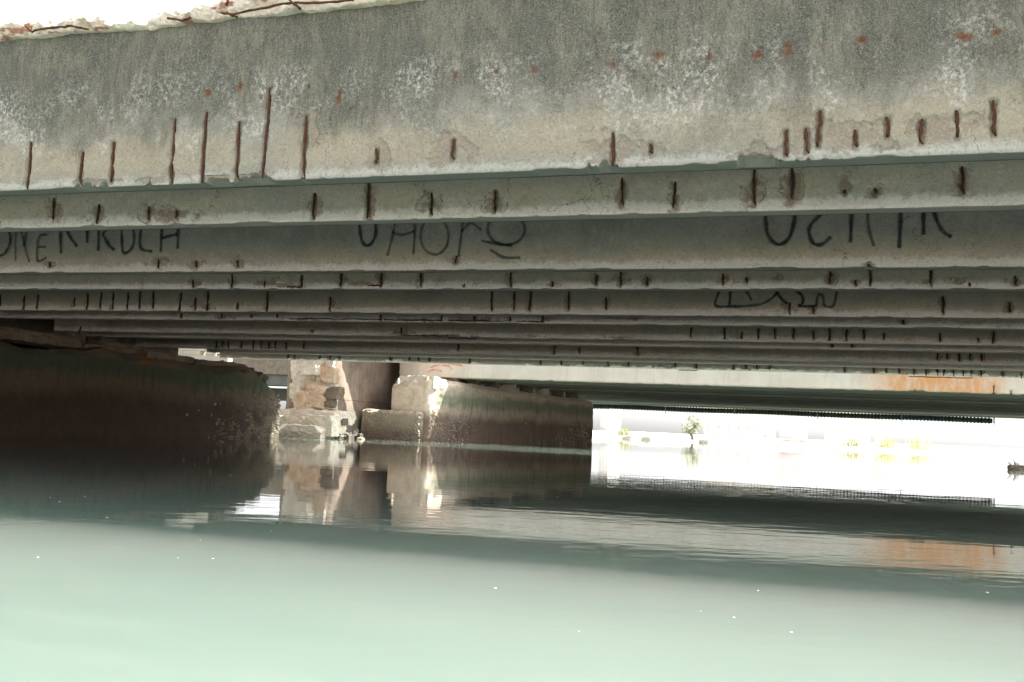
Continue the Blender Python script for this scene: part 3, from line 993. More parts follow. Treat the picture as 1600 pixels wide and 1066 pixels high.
# ------------------------------------------------------------------ left pier
def pier_prism(name, outline_fn, us, zs_fn, base, crust_fn=None, fresh_sunlit_fn=None, rust_fn=None, seed=1, nrow=70, mat=None, parent=None, rough=.05):
    """upright skin round an outline, with a capped top; outline_fn(u)->(x,y); top height zs_fn(u)"""
    U = np.array(us)
    XY = np.array([outline_fn(u) for u in U])
    top = np.array([zs_fn(u) for u in U])
    arc = np.concatenate([[0], np.cumsum(np.linalg.norm(np.diff(XY, axis=0), axis=1))])
    c = XY.mean(0)
    tang = np.gradient(XY, axis=0); ln = np.linalg.norm(tang, axis=1, keepdims=True) + 1e-9
    nor = np.stack([tang[:, 1], -tang[:, 0]], 1) / ln
    nrm_sign = np.sign(((XY - c) * nor).sum(1).mean())
    nor *= nrm_sign
    rows = []; cr = []; fr = []; rs = []
    for i in range(nrow + 1):
        f = i / nrow
        z = -1.6 + (top + 1.6) * f if False else None
        z = (-.25 + (top + .25) * f)
        d = (fbm(arc * 1.5, z * 1.5, seed, 4) - .5) * rough * 1.6 + (fbm(arc * 9, z * 9, seed + 3, 4) - .5) * rough
        d = d - .10 * sstep(.93, 1, f) * (.4 + fbm(arc * 3, z * 0, seed + 9, 3))
        p = XY + nor * d[:, None] if np.ndim(d) else XY
        rows.append(np.column_stack([p, z]))
        cr.append(crust_fn(XY, z) if crust_fn else z * 0 + .3)
        fr.append(fresh_sunlit_fn(XY, z) if fresh_sunlit_fn else z * 0)
        rs.append(rust_fn(XY, z) if rust_fn else z * 0)
    for s in (.97, .9, .6, .3, .02):
        p = c + (rows[nrow][:, :2] - c) * s
        zt_ = rows[nrow][:, 2] * s + (1 - s) * top.mean() + (fbm(p[:, 0] * 4, p[:, 1] * 4, seed, 3) - .4) * .05
        rows.append(np.column_stack([p, zt_]))
        cr.append(cr[nrow] * 0); fr.append(fr[nrow]); rs.append(rs[nrow])
    V = np.array(rows) - np.array(base)
    me = grid_mesh(name, V, dict(crust=np.array(cr), fresh_sunlit=np.array(fr), rust=np.array(rs)), flip=(nrm_sign < 0))
    return part(name, me, mat, parent)

def poly_outline(pts, step):
    """points every `step` along a closed polygon"""
    out = []
    n = len(pts)
    for i in range(n):
        a = np.array(pts[i], float); b = np.array(pts[(i + 1) % n], float)
        k = max(1, int(np.linalg.norm(b - a) / step))
        for j in range(k):
            out.append(a + (b - a) * j / k)
    out.append(np.array(pts[0], float))
    return out

lp = thing('bridge_pier', 'concrete pier coloured dark as if in shade, under the left end of the near girders', 'pier', (-13.9, 14, 0))
LB = (-13.9, 14, 0)
ol = poly_outline([(-12.6, 7.2), (-12.6, 21.0), (-12.85, 21.35), (-14.9, 21.4), (-15.2, 21.0), (-15.2, 7.2)], .07)
def lp_top(u):
    x, y = ol[int(u)]
    h = 1.60 + .05 * math.sin(y * 1.3) + .07 * (mnoise.noise(Vector((x, y * 2.1, 3))))
    if x > -13.2:
        h -= .42 * float(sstep(19.6, 21.2, np.array(y))) * (1 + .5 * mnoise.noise(Vector((x, y * 5, 1))))
        if 12 < y < 13.6: h -= .05
    return h
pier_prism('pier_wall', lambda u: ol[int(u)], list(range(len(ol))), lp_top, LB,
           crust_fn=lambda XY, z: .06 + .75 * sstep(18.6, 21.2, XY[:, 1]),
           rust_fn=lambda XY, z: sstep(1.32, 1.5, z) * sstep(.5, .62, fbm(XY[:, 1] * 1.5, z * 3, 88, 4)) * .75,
           seed=4, mat=M_PIER_SHADED, parent=lp, rough=.07)
part('added_back_wall', boxmesh('added_back_wall', -15.2, -14.95, 6.5, 20.3, 1.45, 3.1, LB, .02), M_LEDGE, lp)  # added to block the sky and darken the gap over the pier
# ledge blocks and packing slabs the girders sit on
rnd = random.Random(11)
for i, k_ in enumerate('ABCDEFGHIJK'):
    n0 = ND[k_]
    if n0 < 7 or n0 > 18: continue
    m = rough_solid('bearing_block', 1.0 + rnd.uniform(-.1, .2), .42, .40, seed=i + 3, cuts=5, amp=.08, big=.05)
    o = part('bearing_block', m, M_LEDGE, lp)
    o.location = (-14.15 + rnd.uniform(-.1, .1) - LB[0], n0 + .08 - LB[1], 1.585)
for i, (x, y, sx, sy, z, rz) in enumerate([(-12.98, 13.3, .42, 2.5, 1.60, 1.5), (-13.02, 15.5, .4, 1.7, 1.60, -1.5), (-12.85, 17.0, .34, 1.6, 1.60, 2), (-12.98, 18.9, .4, 1.9, 1.57, -2), (-13.25, 13.9, .32, 1.7, 1.71, 3), (-13.2, 16.1, .3, 1.4, 1.70, -2), (-12.95, 11.2, .4, 1.7, 1.6, 0)]):
    m = broken_block('packing_slab', sx, sy, .13, 40 + i, 6, .05, .15)
    o = part('packing_slab', m, M_LEDGE, lp)
    o.location = (x - LB[0], y - LB[1], z); o.rotation_euler = (0, R(rnd.uniform(-3, 3)), R(rz))
for i in range(9):
    y = 19.0 + i * .24
    m = broken_block('loose_chunk', .24, .26, .17, 70 + i)
    o = part('loose_chunk', m, M_LEDGE if i < 5 else M_ROCK, lp)
    o.location = (-12.9 + rnd.uniform(-.12, .1) - LB[0], y - LB[1], 1.56 - .035 * max(0, i - 3)); o.rotation_euler = (rnd.uniform(-.3, .3), rnd.uniform(-.3, .3), rnd.uniform(0, 3))

def crust(name, pts, parent, base, mat, seed, smin=.012, smax=.035):
    """oyster shells and barnacles: small cones standing out of the wall"""
    rnd = random.Random(seed)
    V = []; Fc = []
    for (p, nrm) in pts:
        r = rnd.uniform(smin, smax); n_ = Vector(nrm); a = n_.cross(Vector((0, 0, 1))).normalized(); b = n_.cross(a)
        tip = Vector(p) + n_ * r * rnd.uniform(.7, 1.6) + Vector((0, 0, rnd.uniform(-.3, .6) * r))
        i0 = len(V)
        for k in range(5):
            an = 2 * math.pi * k / 5 + rnd.random()
            q = Vector(p) + (a * math.cos(an) + b * math.sin(an) * 1.3) * r - n_ * .02
            V.append(q - Vector(base))
        V.append(tip - Vector(base))
        for k in range(5):
            Fc.append((i0 + k, i0 + (k + 1) % 5, i0 + 5))
    return part(name, mesh_from(name, V, Fc), mat, parent, kind='stuff')
t = NT('oyster_shell')
M_SHELL = t.done(t.mix(t.map(t.noise(25, 4), .35, .65), (.20, .17, .13), (.48, .44, .37)), .7, t.bump(t.noise(80, 3), .5, .004), .3)
rnd = random.Random(5)
pts = []
for i in range(2600):
    y = 21.3 - abs(rnd.gauss(0, 1.0)); z = rnd.uniform(-.02, 1.0) * rnd.uniform(.6, 1.1)
    if mnoise.noise(Vector((y * 3, z * 4, 2))) > -.15:
        pts.append(((-12.6, y, z), (1, 0, 0)))
crust('oyster_crust', pts, lp, LB, M_SHELL, 1)

# ------------------------------------------------------------------ the second bridge
b2 = thing('concrete_bridge', 'pale concrete bridge beyond the first, its fascia stained orange at the right', 'bridge', (0, 28.5, 0))
B2 = (0, 28.5, 0)
SPALL['f'] = [(860, 597, 6, 3), (1430, 612, 16, 4)]
RB['f'] = [(1553, 602, 617), (1430, 609, 614), (1580, 610, 617)]
fa = build_girder('f', M_FASCIA, 28.5, -12.62, 16, thk=.30, zb=2.0, zt=3.15, zfine=2.75, parent=b2, base=B2, ragged_left=True, name='fascia_girder', edge=.02)
y = 28.83; i = 0
while y < 49:
    w = 1.02
    dz = (0, .07, .02, .10, .04, .085, .01)[i % 7]
    o = part('deck_beam', boxmesh('deck_beam', -12.3, 16, y, y + w - .03, 2.0 + dz, 2.75, B2, .03), M_SOFFIT, b2)
    y += w; i += 1
part('deck_slab', boxmesh('deck_slab', -12.3, 16, 28.83, 49.3, 2.76, 3.15, B2, .01), M_DECK, b2)
for st in ([[(672,575),(682,571),(700,572),(706,578)],[(668,582),(676,578),(690,580)]],
           [[(700,569),(716,570),(722,572)]],):
    ms = [ribbon('graffiti_letter', s, .07, 28.47 - .001 * q, fa, M_SPRAY_ORANGE, B2) for q, s in enumerate(st)]
    part('graffiti_letter', join_meshes('graffiti_letter', ms, M_SPRAY_ORANGE), M_SPRAY_ORANGE, fa)

part('edge_girder', boxmesh('edge_girder', -12.3, 16, 49.31, 49.6, 1.995, 3.15, B2, .02), M_SOFFIT, b2)

# the ribbed pipe slung under its far edge
pipe = thing('corrugated_pipe', 'long ribbed dark green pipe slung under the far edge of the second bridge', 'pipe', (0, 49.45, 1.86))
PB = (0, 49.45, 1.86)
L = np.arange(-14.5, 8.25, .026)
ang = np.linspace(0, 2 * math.pi, 15)
ph = (L / .155) * 2 * math.pi
rr_ = .132 + .020 * np.sin(ph)
sag = -.012 * np.sin(L * .9)
V = np.zeros((len(ang), len(L), 3))
for i, a in enumerate(ang):
    V[i, :, 0] = L; V[i, :, 1] = rr_ * math.cos(a) * .9; V[i, :, 2] = rr_ * math.sin(a) + sag
part('pipe_wall', grid_mesh('pipe_wall', V, flip=True), M_PIPE, pipe)
m_str = bpy.data.meshes.new('pipe_hanger')
bm = bmesh.new()
for k in range(16):
    a0 = 2 * math.pi * k / 16; a1 = 2 * math.pi * (k + 1) / 16
    vs_ = [bm.verts.new((x, .172 * math.cos(a) * .95, .178 * math.sin(a))) for x, a in ((-.02, a0), (.02, a0), (.02, a1), (-.02, a1))]
    bm.faces.new(vs_)
bmesh.ops.remove_doubles(bm, verts=bm.verts, dist=.0005)
g_ = bmesh.ops.create_cube(bm, size=1)
for v in g_['verts']: v.co = Vector((v.co.x * .03, v.co.y * .03, v.co.z * .34 + .32))
g_ = bmesh.ops.create_cube(bm, size=1)
for v in g_['verts']: v.co = Vector((v.co.x * .035, v.co.y * .04, v.co.z * .10 - .21))
bm.to_mesh(m_str); bm.free(); m_str.materials.append(M_STRAP)
for px in (1040, 1148, 1277, 1408, 1553):
    o = part('pipe_hanger', m_str, M_STRAP, pipe)
    o.location = (at_n(px, 650, 49.45)[0], 0, 0)

# ------------------------------------------------------------------ second pier
p2 = thing('bridge_pier', 'tan and brown tide-stained pier with a broken white nose under the pale fascia', 'pier', (-10, 32, 0))
P2B = (-10, 32, 0)
ol2 = poly_outline([(-12.12, 26.95), (-10.98, 26.88), (-10.85, 26.98), (-8.02, 37.0), (-8.12, 37.2), (-10.2, 37.2), (-10.4, 37.0), (-12.15, 30.5), (-12.18, 27.1)], .06)
def p2_top(u):
    x, y = ol2[int(u)]
    h = 1.90 - .20 * (y - 26.9) / 10
    h += .03 * mnoise.noise(Vector((x * 2, y * 2, 0)))
    if y < 27.3:
        d = max(0, (-11.45 - x) / .7)
        h -= .30 * d ** 1.5 + .08 * mnoise.noise(Vector((x * 5, y * 3, 5)))
    return h
def p2_fresh_sunlit(XY, z):
    nose = sstep(27.45, 27.05, XY[:, 1]) * sstep(.78, .98, z + .25 * (fbm(XY[:, 0] * 3, z * 3, 12, 3) - .5))  # broken nose paled in colour as if in direct sun
    cap = sstep(1.66, 1.78, z + .02 * (XY[:, 1] - 26.9) + .2 * (fbm(XY[:, 1] * 2, z * 2, 15, 3) - .5)) * .45
    return np.maximum(nose, cap)
pier_prism('pier_wall', lambda u: ol2[int(u)], list(range(len(ol2))), p2_top, P2B,
           crust_fn=lambda XY, z: .25 + .75 * np.maximum(sstep(29, 27, XY[:, 1]), sstep(33.5, 36.5, XY[:, 1])),
           fresh_sunlit_fn=p2_fresh_sunlit,
           rust_fn=lambda XY, z: sstep(27.3, 27.0, XY[:, 1]) * sstep(.05, .02, np.abs(XY[:, 0] + 11.35 + .05 * np.sin(z * 9))) * sstep(1.0, 1.1, z) * sstep(1.7, 1.6, z) * .9,
           seed=9, mat=M_PIER, parent=p2, rough=.05)
m = broken_block('broken_cap_block', 1.12, .6, .36, 23, 8, .03, .25)
o = part('broken_cap_block', m, M_RUBBLE, p2); o.location = (-11.35 - P2B[0], 27.3 - P2B[1], 1.60)
olf = poly_outline([(-12.97, 26.72), (-11.25, 26.72), (-11.02, 26.83), (-11.02, 27.4), (-12.97, 27.9)], .06)
pier_prism('footing_step', lambda u: olf[int(u)], list(range(len(olf))), lambda u: .88 + .012 * math.sin(u), P2B,
           crust_fn=lambda XY, z: z * 0 + 1.0, fresh_sunlit_fn=lambda XY, z: sstep(.78, .86, z) * .4 + .35 * sstep(.15, .6, z) * (.5 + fbm(XY[:, 0] * 5, z * 5, 61, 3)), seed=19, mat=M_PIER, parent=p2, rough=.03, nrow=30)
pts = []
rnd = random.Random(8)
for i in range(3000):
    z = rnd.uniform(-.02, .95)
    u = rnd.random()
    if u < .45:
        x = rnd.uniform(-12.95, -11.05); pts.append(((x, 26.72, z * .9), (0, -1, 0)))
    else:
        f = 1 - abs(rnd.gauss(0, .22)) if u < .8 else abs(rnd.gauss(0, .10))
        f = min(max(f, 0), 1)
        pts.append(((-10.85 + 2.83 * f, 26.98 + 10.02 * f, z * (1 - .1 * f)), (.96, -.27, 0)))
crust('oyster_crust', [p for p in pts if mnoise.noise(Vector(p[0]) * 4) > -.25], p2, P2B, M_SHELL, 3, .010, .028)
# bearing pads between pier top and girders
for i in range(9):
    f = (i + .7) / 9.4
    x, y = -10.98 + 2.83 * f, 27.0 + 10 * f
    if y < 28.6: continue
    m = rough_solid('bearing_pad', .42, .34, 2.0 - (1.9 - .02 * (y - 26.9)) + .03, seed=50 + i, cuts=3, amp=.06, big=.05)
    o = part('bearing_pad', m, M_RUBBLE if i in (4, 6) else M_LEDGE, p2)
    o.location = (x - .38 - P2B[0], y - P2B[1], 1.885 - .02 * (y - 26.9))
m = rough_solid('loose_chunk', .22, .2, .2, seed=91, cuts=4, amp=.2, big=.2)
o = part('loose_chunk', m, M_RUBBLE, p2); o.location = (-8.35 - P2B[0], 36.4 - P2B[1], 1.68)

# ------------------------------------------------------------------ brown wall, and unseen slabs added to shape its sun streak
wall = thing('abutment_wall', 'brown concrete wall crossed by a slanting streak of sun, left of the broken pier nose', 'wall', (-13.8, 28, 0))
WB = (-13.8, 28, 0)
def grid_box_wall():
    # right face as a fine grid, the rest plain
    olw = poly_outline([(-13.1, 25.1), (-13.1, 33.5), (-15.0, 33.5), (-14.6, 25.0), (-13.2, 24.98)], .10)
    return pier_prism('wall_body', lambda u: olw[int(u)], list(range(len(olw))), lambda u: 3.02, WB, seed=33, mat=M_WALL, parent=wall, rough=.03, nrow=36)
grid_box_wall()
# two unseen slabs added to block the sun, their slot shaping the streak on the wall
def leaf(name, poly, z0, z1, parent, base):
    n = len(poly)
    V = []
    out = []
    for i in range(n):
        a = Vector(poly[i]); b = Vector(poly[(i + 1) % n])
        k = max(1, int((b - a).length / .12))
        for j in range(k):
            p = a.lerp(b, j / k)
            q = mnoise.noise_vector(Vector((p.x * 6, p.y * 6, 1))) * .018
            out.append((p.x + q.x, p.y + q.y))
    m = len(out)
    V = [(x - base[0], y - base[1], z0 - base[2]) for x, y in out] + [(x - base[0], y - base[1], z1 - base[2]) for x, y in out]
    Fc = [tuple(range(m))[::-1], tuple(range(m, 2 * m))] + [(i, (i + 1) % m, m + (i + 1) % m, m + i) for i in range(m)]
    return part(name, mesh_from(name, V, Fc), M_DECK, parent)
kx, ky = SUNL.x / SUNL.z, SUNL.y / SUNL.z
ZS = 3.17
def slot_pt(px, py):
    q = at_b(px, py, -13.1)
    return (q[0] + kx * (ZS - q[2]), q[1] + ky * (ZS - q[2]))
l0, l1 = slot_pt(519, 560), slot_pt(551, 668)
r0, r1 = slot_pt(534, 560), slot_pt(564, 670)
leaf('sun_slot_slab', [l0, l1, (l1[0] + .25, l1[1] - .15), (-11.0, 27.2), (-10.9, 25.2), (-11.6, 23.9), (-13.3, 24.2), (l0[0] - .5, l0[1] - .5)], 3.05, ZS, wall, WB)
leaf('sun_slot_slab', [(-14.9, r0[1] + .1), (r0[0] - .3, r0[1]), r0, r1, (r1[0] + .2, r1[1] + .05), (r1[0] + .2, 28.495), (-12.34, 28.495), (-12.34, 33.2), (-14.9, 33.2)], 3.05, ZS, wall, WB)

# ------------------------------------------------------------------ broken pier stump, slabs and rubble on the left shore
stump = thing('broken_pier', 'crumbling cream and orange pier stump standing on slabs between the two bridges', 'broken pier', (-13.8, 24.8, .6))
SB = (-13.8, 24.8, .6)
def chunk(parent, base, name, px0, py0, px1, py1, n, depth, mat, seed, cuts=9, amp=.14, big=.16):
    a = at_n(px0, py1, n); b = at_n(px1, py0, n)
    sx, sz = b[0] - a[0], b[2] - a[2]
    m = broken_block(name, sx * 1.08, depth, sz * 1.08, seed)
    o = part(name, m, mat, parent)
    o.location = ((a[0] + b[0]) / 2 - base[0], n + depth / 2 - base[1], a[2] - base[2])
    return o
for args in [
    ('concrete_block', 455, 545, 493, 592, 24.85, .7, M_RUBBLE, 3), ('concrete_block', 488, 545, 520, 600, 24.9, .3, M_RUBBLE, 4),
    ('concrete_block', 457, 586, 499, 628, 24.8, .7, M_RUBBLE, 5), ('concrete_block', 490, 594, 521, 672, 24.85, .4, M_RUBBLE, 6),
    ('concrete_block', 470, 562, 498, 585, 24.6, .4, M_RUBBLE, 12), ('concrete_block', 499, 575, 522, 598, 24.75, .3, M_ORANGE, 13),
    ('stained_block', 459, 612, 484, 640, 24.45, .6, M_ORANGE, 7), ('stained_block', 474, 603, 506, 628, 24.5, .6, M_ORANGE, 27),
    ('stained_block', 480, 620, 510, 645, 24.4, .6, M_ORANGE, 28), ('stained_block', 452, 600, 470, 622, 24.6, .5, M_RUBBLE, 29),
    ('stained_block', 468, 630, 490, 646, 24.38, .4, M_ORANGE, 30), ('dark_knob', 509, 606, 529, 623, 24.4, .35, M_LEDGE, 8),
    ('dark_knob', 504, 619, 519, 636, 24.42, .3, M_LEDGE, 18), ('dark_knob', 488, 634, 512, 647, 24.6, .4, M_ROCK, 19)]:
    nm, x0_, y0_, x1_, y1_, n_, d_, mt_, sd_ = args
    chunk(stump, SB, nm, x0_, y0_, x1_, y1_, n_, d_, mt_, sd_, 11, .42, .34)

def rubble(px0, py0, px1, py1, n, depth, mat, seed, name, label, cat, group=None, **kw):
    a = at_n(px0, py1, n); b = at_n(px1, py0, n)
    sx, sz = b[0] - a[0], b[2] - a[2]
    m = broken_block(name, sx * 1.05, depth, sz * 1.08, seed, 8, .03, .22)
    return lone(name, m, mat, label, cat, ((a[0] + b[0]) / 2, n + depth / 2, a[2]), group)
rubble(424, 643, 520, 655, 24.3, 1.3, M_RUBBLE, 31, 'concrete_slab', 'long thin broken slab lying flat under the crumbling pier stump', 'concrete slab', cuts=11, amp=.4, big=.22)
rubble(420, 654, 476, 684, 23.9, 1.6, M_RUBBLE, 32, 'concrete_block', 'pale broken block at the waterline beside the end of the dark pier', 'concrete block', cuts=11, amp=.34, big=.22)
rubble(470, 653, 518, 680, 23.8, 1.3, M_RUBBLE, 33, 'concrete_block', 'white broken block above the water below the orange stained stump', 'concrete block', cuts=11, amp=.36, big=.24)
rubble(432, 668, 500, 690, 23.5, .8, M_RUBBLE, 34, 'concrete_slab', 'low flat slab just above the water, lowest of the shore rubble', 'concrete slab', cuts=10, amp=.4, big=.3)
rnd = random.Random(77)
spots = [(522,664,.34),(536,668,.34),(548,672,.28),(558,678,.22),(527,678,.30),(541,680,.26),(512,676,.28),(553,684,.16),(533,656,.26),(564,684,.13),(518,686,.2),(545,662,.2)]
for i, (px, py, s) in enumerate(spots):
    c0 = at_n(px, py + 6, 24.5 + (i % 4) * .35)
    m = broken_block('rock', s * rnd.uniform(1., 1.5), s * 1.2, s * .75, 100 + i)
    lone('rock', m, M_ROCK if i not in (7, 9) else M_ORANGE, ('topmost dark rock of the heap against the foot of the brown wall' if i == 8 else 'dark jagged rock in the heap at the foot of the brown wall') if i not in (7, 9) else 'small orange stone at the waterline by the pier footing',
         'rock', (c0[0], c0[1], max(c0[2] - s * .2, -.05)), 'dark rocks heaped at the wall foot' if i not in (7, 9) else 'orange stones at the footing')
# shore under the rubble
m = rough_solid('shore_mound', 3.6, 9, .75, seed=201, cuts=14, amp=.3, big=.15)
o = lone('shore_mound', m, M_RUBBLE, 'pale heap of rubble and silt under the slabs on the left shore', 'rubble heap', (-15.0, 29.2, -.35))

# panel seen through the slit over the left pier
pan = thing('parapet_panel', 'cream concrete panel with two square holes, seen over the dark left pier', 'panel', (-17, 24.2, 0))
PNB = (-17, 24.2, 0)
def panel():
    x0, _, z0 = at_n(268, 590, 24.2); x1 = at_n(356, 560, 24.2)[0]
    zt_ = at_n(320, 520, 24.2)[2]
    h1 = (at_n(312, 0, 24.2), at_n(322, 0, 24.2))
    hz0, hz1 = at_n(320, 555, 24.2)[2], at_n(320, 549, 24.2)[2]
    ha0, ha1 = at_n(313, 552, 24.2)[0], at_n(321, 552, 24.2)[0]
    hb0, hb1 = at_n(331, 552, 24.2)[0], at_n(346, 552, 24.2)[0]
    for (a, b, c0, d) in ((x0, x1, 0.0, hz0), (x0, ha0, hz0 + .002, hz1), (ha1, hb0, hz0 + .002, hz1), (hb1, x1, hz0 + .002, hz1), (x0, x1, hz1 + .002, zt_)):
        part('panel_piece', boxmesh('panel_piece', a, b, 24.2, 24.45, c0, d, PNB, .012), M_RUBBLE, pan)
panel()

# far low bridge glimpsed beyond the dark pier
fb = thing('far_bridge', 'dark low bridge with a white pipe far off behind the crumbling stump', 'bridge', (-35, 62, 0))
FB = (-35, 62, 0)
za, zb2 = at_n(440, 565, 62)[2], at_n(440, 606, 62)[2]
zc = at_n(440, 625, 62)[2]
part('deck', boxmesh('deck', -50, -30.5, 62, 66, zb2 + .95, za + .5, FB, .02), M_LEDGE, fb)
part('girder', boxmesh('girder', -50, -30.5, 62.2, 62.6, zb2 + .15, zb2 + .94, FB, .02), M_DARKB, fb)
part('girder', boxmesh('girder', -50, -30.5, 65, 65.4, zc, zb2 + .94, FB, .02), M_DARKB, fb)
part('white_pipe', tube_mesh('white_pipe', [(-15, -.2, zb2), (4.5, -.2, zb2)], .07, 10), M_WHITEW, fb)
part('support_post', boxmesh('support_post', -49.6, -49.0, 63, 65, -.5, zb2, FB, .02), M_DARKB, fb)
part('support_post', boxmesh('support_post', -31.4, -30.8, 63, 65, -.5, zb2, FB, .02), M_DARKB, fb)

# ------------------------------------------------------------------ far bank
def tree(px, n, h, label, seed, group=None):
    b0 = at_n(px, 660, n)[0]
    base = (b0, n, .2)
    r = thing('tree', label, 'tree', base, group)
    rnd = random.Random(seed)
    pts = [(math.sin(i * .7 + seed) * .08 * i, math.cos(i * .9 + seed) * .06 * i, h * .62 * i / 7) for i in range(8)]
    bm_list = [tube_mesh('trunk', pts, [.17 * (1 - .09 * i) for i in range(8)], 8, .1, seed)]
    tips = []
    for k in range(9):
        f = .35 + .6 * k / 9
        p0 = Vector(pts[min(7, int(f * 7))]); an = k * 2.4 + seed
        ln = h * rnd.uniform(.2, .34)
        p1 = p0 + Vector((math.cos(an) * ln, math.sin(an) * ln, ln * rnd.uniform(.25, .8)))
        bm_list.append(tube_mesh('limb', [p0, p0.lerp(p1, .5) + Vector((0, 0, .1)), p1], [.10, .07, .03], 6, .1, k))
        tips += [p1, p0.lerp(p1, .6)]
    part('trunk', join_meshes('trunk', bm_list, M_BARK), M_BARK, r)
    V = []; Fc = []
    for tp in tips + [Vector((0, 0, h * .8)), Vector((.4, .2, h * .7))]:
        rr0 = h * rnd.uniform(.10, .17)
        for q in range(34):
            d = Vector((rnd.gauss(0, 1), rnd.gauss(0, 1), rnd.gauss(0, .8)))
            c_ = tp + d.normalized() * rr0 * rnd.random() ** .5
            a = Vector((rnd.gauss(0, 1), rnd.gauss(0, 1), rnd.gauss(0, 1))).normalized() * .11
            b_ = a.cross(Vector((rnd.gauss(0, 1), rnd.gauss(0, 1), rnd.gauss(0, 1)))).normalized() * .06
            i0 = len(V)
            V += [c_ - a, c_ + b_, c_ + a, c_ - b_]; Fc.append((i0, i0 + 1, i0 + 2, i0 + 3))
    part('crown', mesh_from('crown', V, Fc), M_LEAF, r, kind='stuff')
    return r
tree(1083, 93, 2.7, 'tree with a reddish leaning trunk on the far bank, seen under the pale bridge', 3)

def bush(px, n, w, h, mat, label, seed, group=None, z=.25):
    b0 = at_n(px, 670, n)[0]
    rnd = random.Random(seed)
    V = []; Fc = []
    for k in range(130):
        x = rnd.gauss(0, w * .35); y = rnd.gauss(0, w * .25); hh = h * rnd.uniform(.4, 1) * math.exp(-(x / w) ** 2)
        lean = Vector((rnd.gauss(0, .25), rnd.gauss(0, .25), 1)).normalized()
        s = Vector((rnd.gauss(0, 1), rnd.gauss(0, 1), 0)).normalized() * .035
        p = Vector((x, y, 0)); i0 = len(V)
        V += [p - s, p + s, p + lean * hh * .6 + s * .8, p + lean * hh, p + lean * hh * .6 - s * .8]
        Fc.append((i0, i0 + 1, i0 + 2, i0 + 3, i0 + 4))
    return lone('bush', mesh_from('bush', V, Fc), mat, label, 'bush', (b0, n, z), group)
bush(1330, 91, 1.6, .9, M_REED, 'yellow green reeds at the far waterline under the middle of the ribbed pipe', 1)
bush(1435, 93, 1.8, 1.3, M_REED, 'yellow green bush on the far bank, right of the reeds', 2)
bush(975, 92, 1.3, 1.0, M_REED, 'sparse green bush on the far bank near the second pier', 4)
bush(1385, 95, 1.4, 1.2, M_REED, 'pale green bush right of the small grey hut on the far bank', 6)

def house(px0, px1, n, z0, h, mat, label, depth=6, doors=1, roofm=M_ROOF, name='house', win=3, floors=1):
    x0 = at_n(px0, 650, n)[0]; x1 = at_n(px1, 650, n)[0]
    base = ((x0 + x1) / 2, n, z0)
    w = x1 - x0
    r = thing(name, label, 'building', base)
    part('wall', boxmesh('wall', -w / 2, w / 2, 0, depth, 0, h, (0, 0, 0), .02), mat, r)
    part('roof', boxmesh('roof', -w / 2 - .25, w / 2 + .25, -.3, depth + .3, h + .003, h + .22, (0, 0, 0), .03), roofm, r)
    for fl in range(floors):
        zz0 = h / floors * fl + min(1.0, h / floors * .35)
        for k in range(win):
            xc = -w / 2 + w * (k + .5) / win
            ww = w / win * .22; hh = h / floors * .38
            f = part('window', boxmesh('window', xc - ww, xc + ww, -.05, .02, zz0, zz0 + hh, (0, 0, 0), .01), M_WHITEW, r)
            part('pane', boxmesh('pane', xc - ww * .8, xc + ww * .8, -.07, -.045, zz0 + .08, zz0 + hh - .08, (0, 0, 0), .0), M_GLASS, f)
    if doors:
        part('door', boxmesh('door', w * .36, w * .36 + min(.9, w * .1), -.06, .02, 0.02, min(2.1, h * .7), (0, 0, 0), .01), M_DOORC, r)
    return r
house(1218, 1262, 110, .75, 3.0, M_PINK, 'low rose walled house on the far bank under the ribbed pipe')
house(1368, 1380, 108, .75, 2.4, M_GREYW, 'small grey hut on the far bank with green bushes to its right', depth=1.6, doors=0, win=1, name='hut')
house(938, 952, 118, .8, 13, M_GREYW, 'tall grey building beyond the far bank next to the second pier', depth=8, doors=0, win=1, floors=4, name='tower_block')
house(1100, 1210, 150, .8, 5, M_WHITEW, 'long white house far behind the bank, left of the rose house', win=7)
house(1290, 1360, 140, .8, 4.2, M_WHITEW, 'white house far behind the reeds on the far bank', win=4)

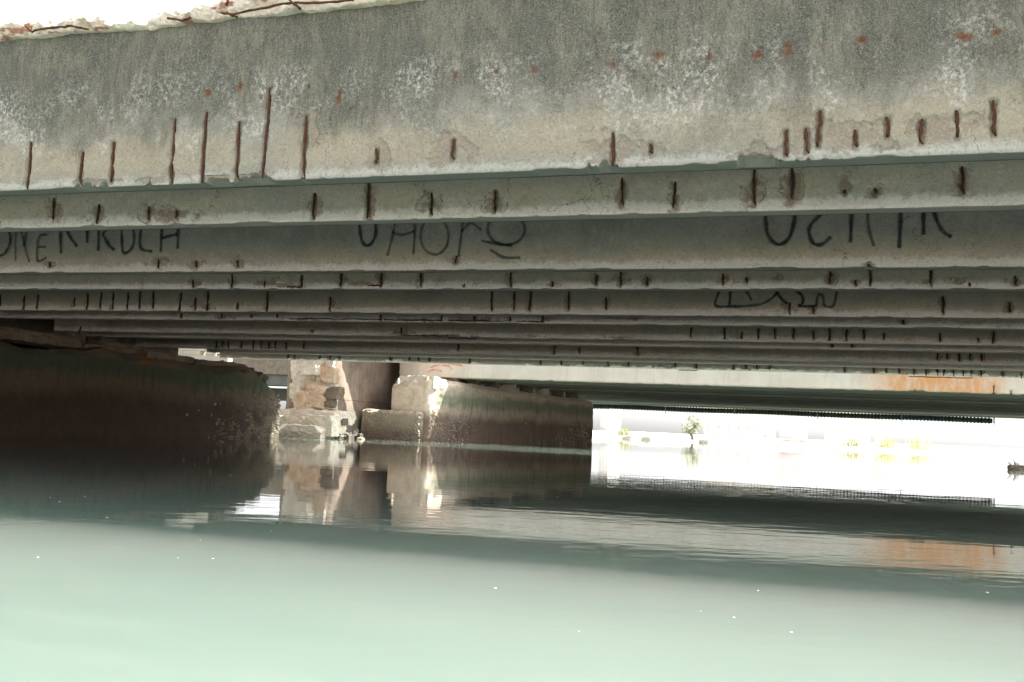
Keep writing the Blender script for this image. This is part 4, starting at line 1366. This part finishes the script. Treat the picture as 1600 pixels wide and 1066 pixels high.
# rock with twigs in the water at the right
rk = at_z(1590, 735, 0.0)
rock = thing('rock', 'brown rock with dry twigs breaking the water at the right edge', 'rock', (rk[0] + .25, rk[1], 0))
o = part('stone', broken_block('stone', .9, .5, .21, 300), M_LEDGE, rock); o.location = (0, 0, -.08)
for k in range(7):
    rnd = random.Random(k + 400)
    a = Vector((rnd.uniform(-.4, 0), 0, .08)); b_ = a + Vector((-rnd.uniform(.05, .35), rnd.uniform(-.1, .1), rnd.uniform(.15, .38)))
    part('twig', tube_mesh('twig', [a, a.lerp(b_, .5) + Vector((.02, 0, .03)), b_], [.012, .009, .004], 5), M_BARK, rock)
for i, (px, py) in enumerate([(1100, 686), (1010, 683), (980, 681)]):
    n = 84 + i
    q = at_n(px, py, n)
    m = rough_solid('rock', .9, .7, .4, seed=320 + i, cuts=5, amp=.2, big=.2)
    lone('rock', m, M_RUBBLE, 'pale stone at the far waterline', 'rock', (q[0], n, -.08), 'pale stones along the far waterline')

# flecks of foam on the water
m_f = [bpy.data.meshes.new('foam_fleck') for _ in range(3)]
for k, me in enumerate(m_f):
    rnd = random.Random(k)
    bm = bmesh.new()
    bmesh.ops.create_icosphere(bm, subdivisions=1, radius=.5)
    for v in bm.verts:
        v.co = Vector((v.co.x * rnd.uniform(.7, 1.3), v.co.y * rnd.uniform(.6, 1.1), v.co.z * .45))
    bm.to_mesh(me); bm.free(); me.materials.append(M_FLECK)
FL = [(333,873,3),(278,872,2),(774,919,4),(59,871,3),(1147,965,4),(1237,988,4),(1543,926,6),(93,784,3),(78,778,2),(167,809,3),(133,776,2),(343,812,2),(423,830,2),(905,987,3),(1095,955,2),(1185,923,3),(313,844,2),(360,743,3)]
for i, (px, py, s) in enumerate(FL):
    q = at_z(px, py, 0)
    dist = math.hypot(q[0], q[1])
    o = bpy.data.objects.new('foam_fleck', m_f[i % 3])
    o.location = to_world((q[0], q[1], 0.0005)); o.rotation_euler = (0, 0, i * 1.3)
    sc_ = s * dist / 1500 * .62
    o.scale = (sc_ * 1.9, sc_ * 1.4, sc_ * .6)
    put(o); tag(o, 'tiny white fleck of foam floating on the green water', 'foam fleck', 'white flecks floating on the green water')
for o in list(bpy.data.objects):
    if 'base' in o: del o['base']
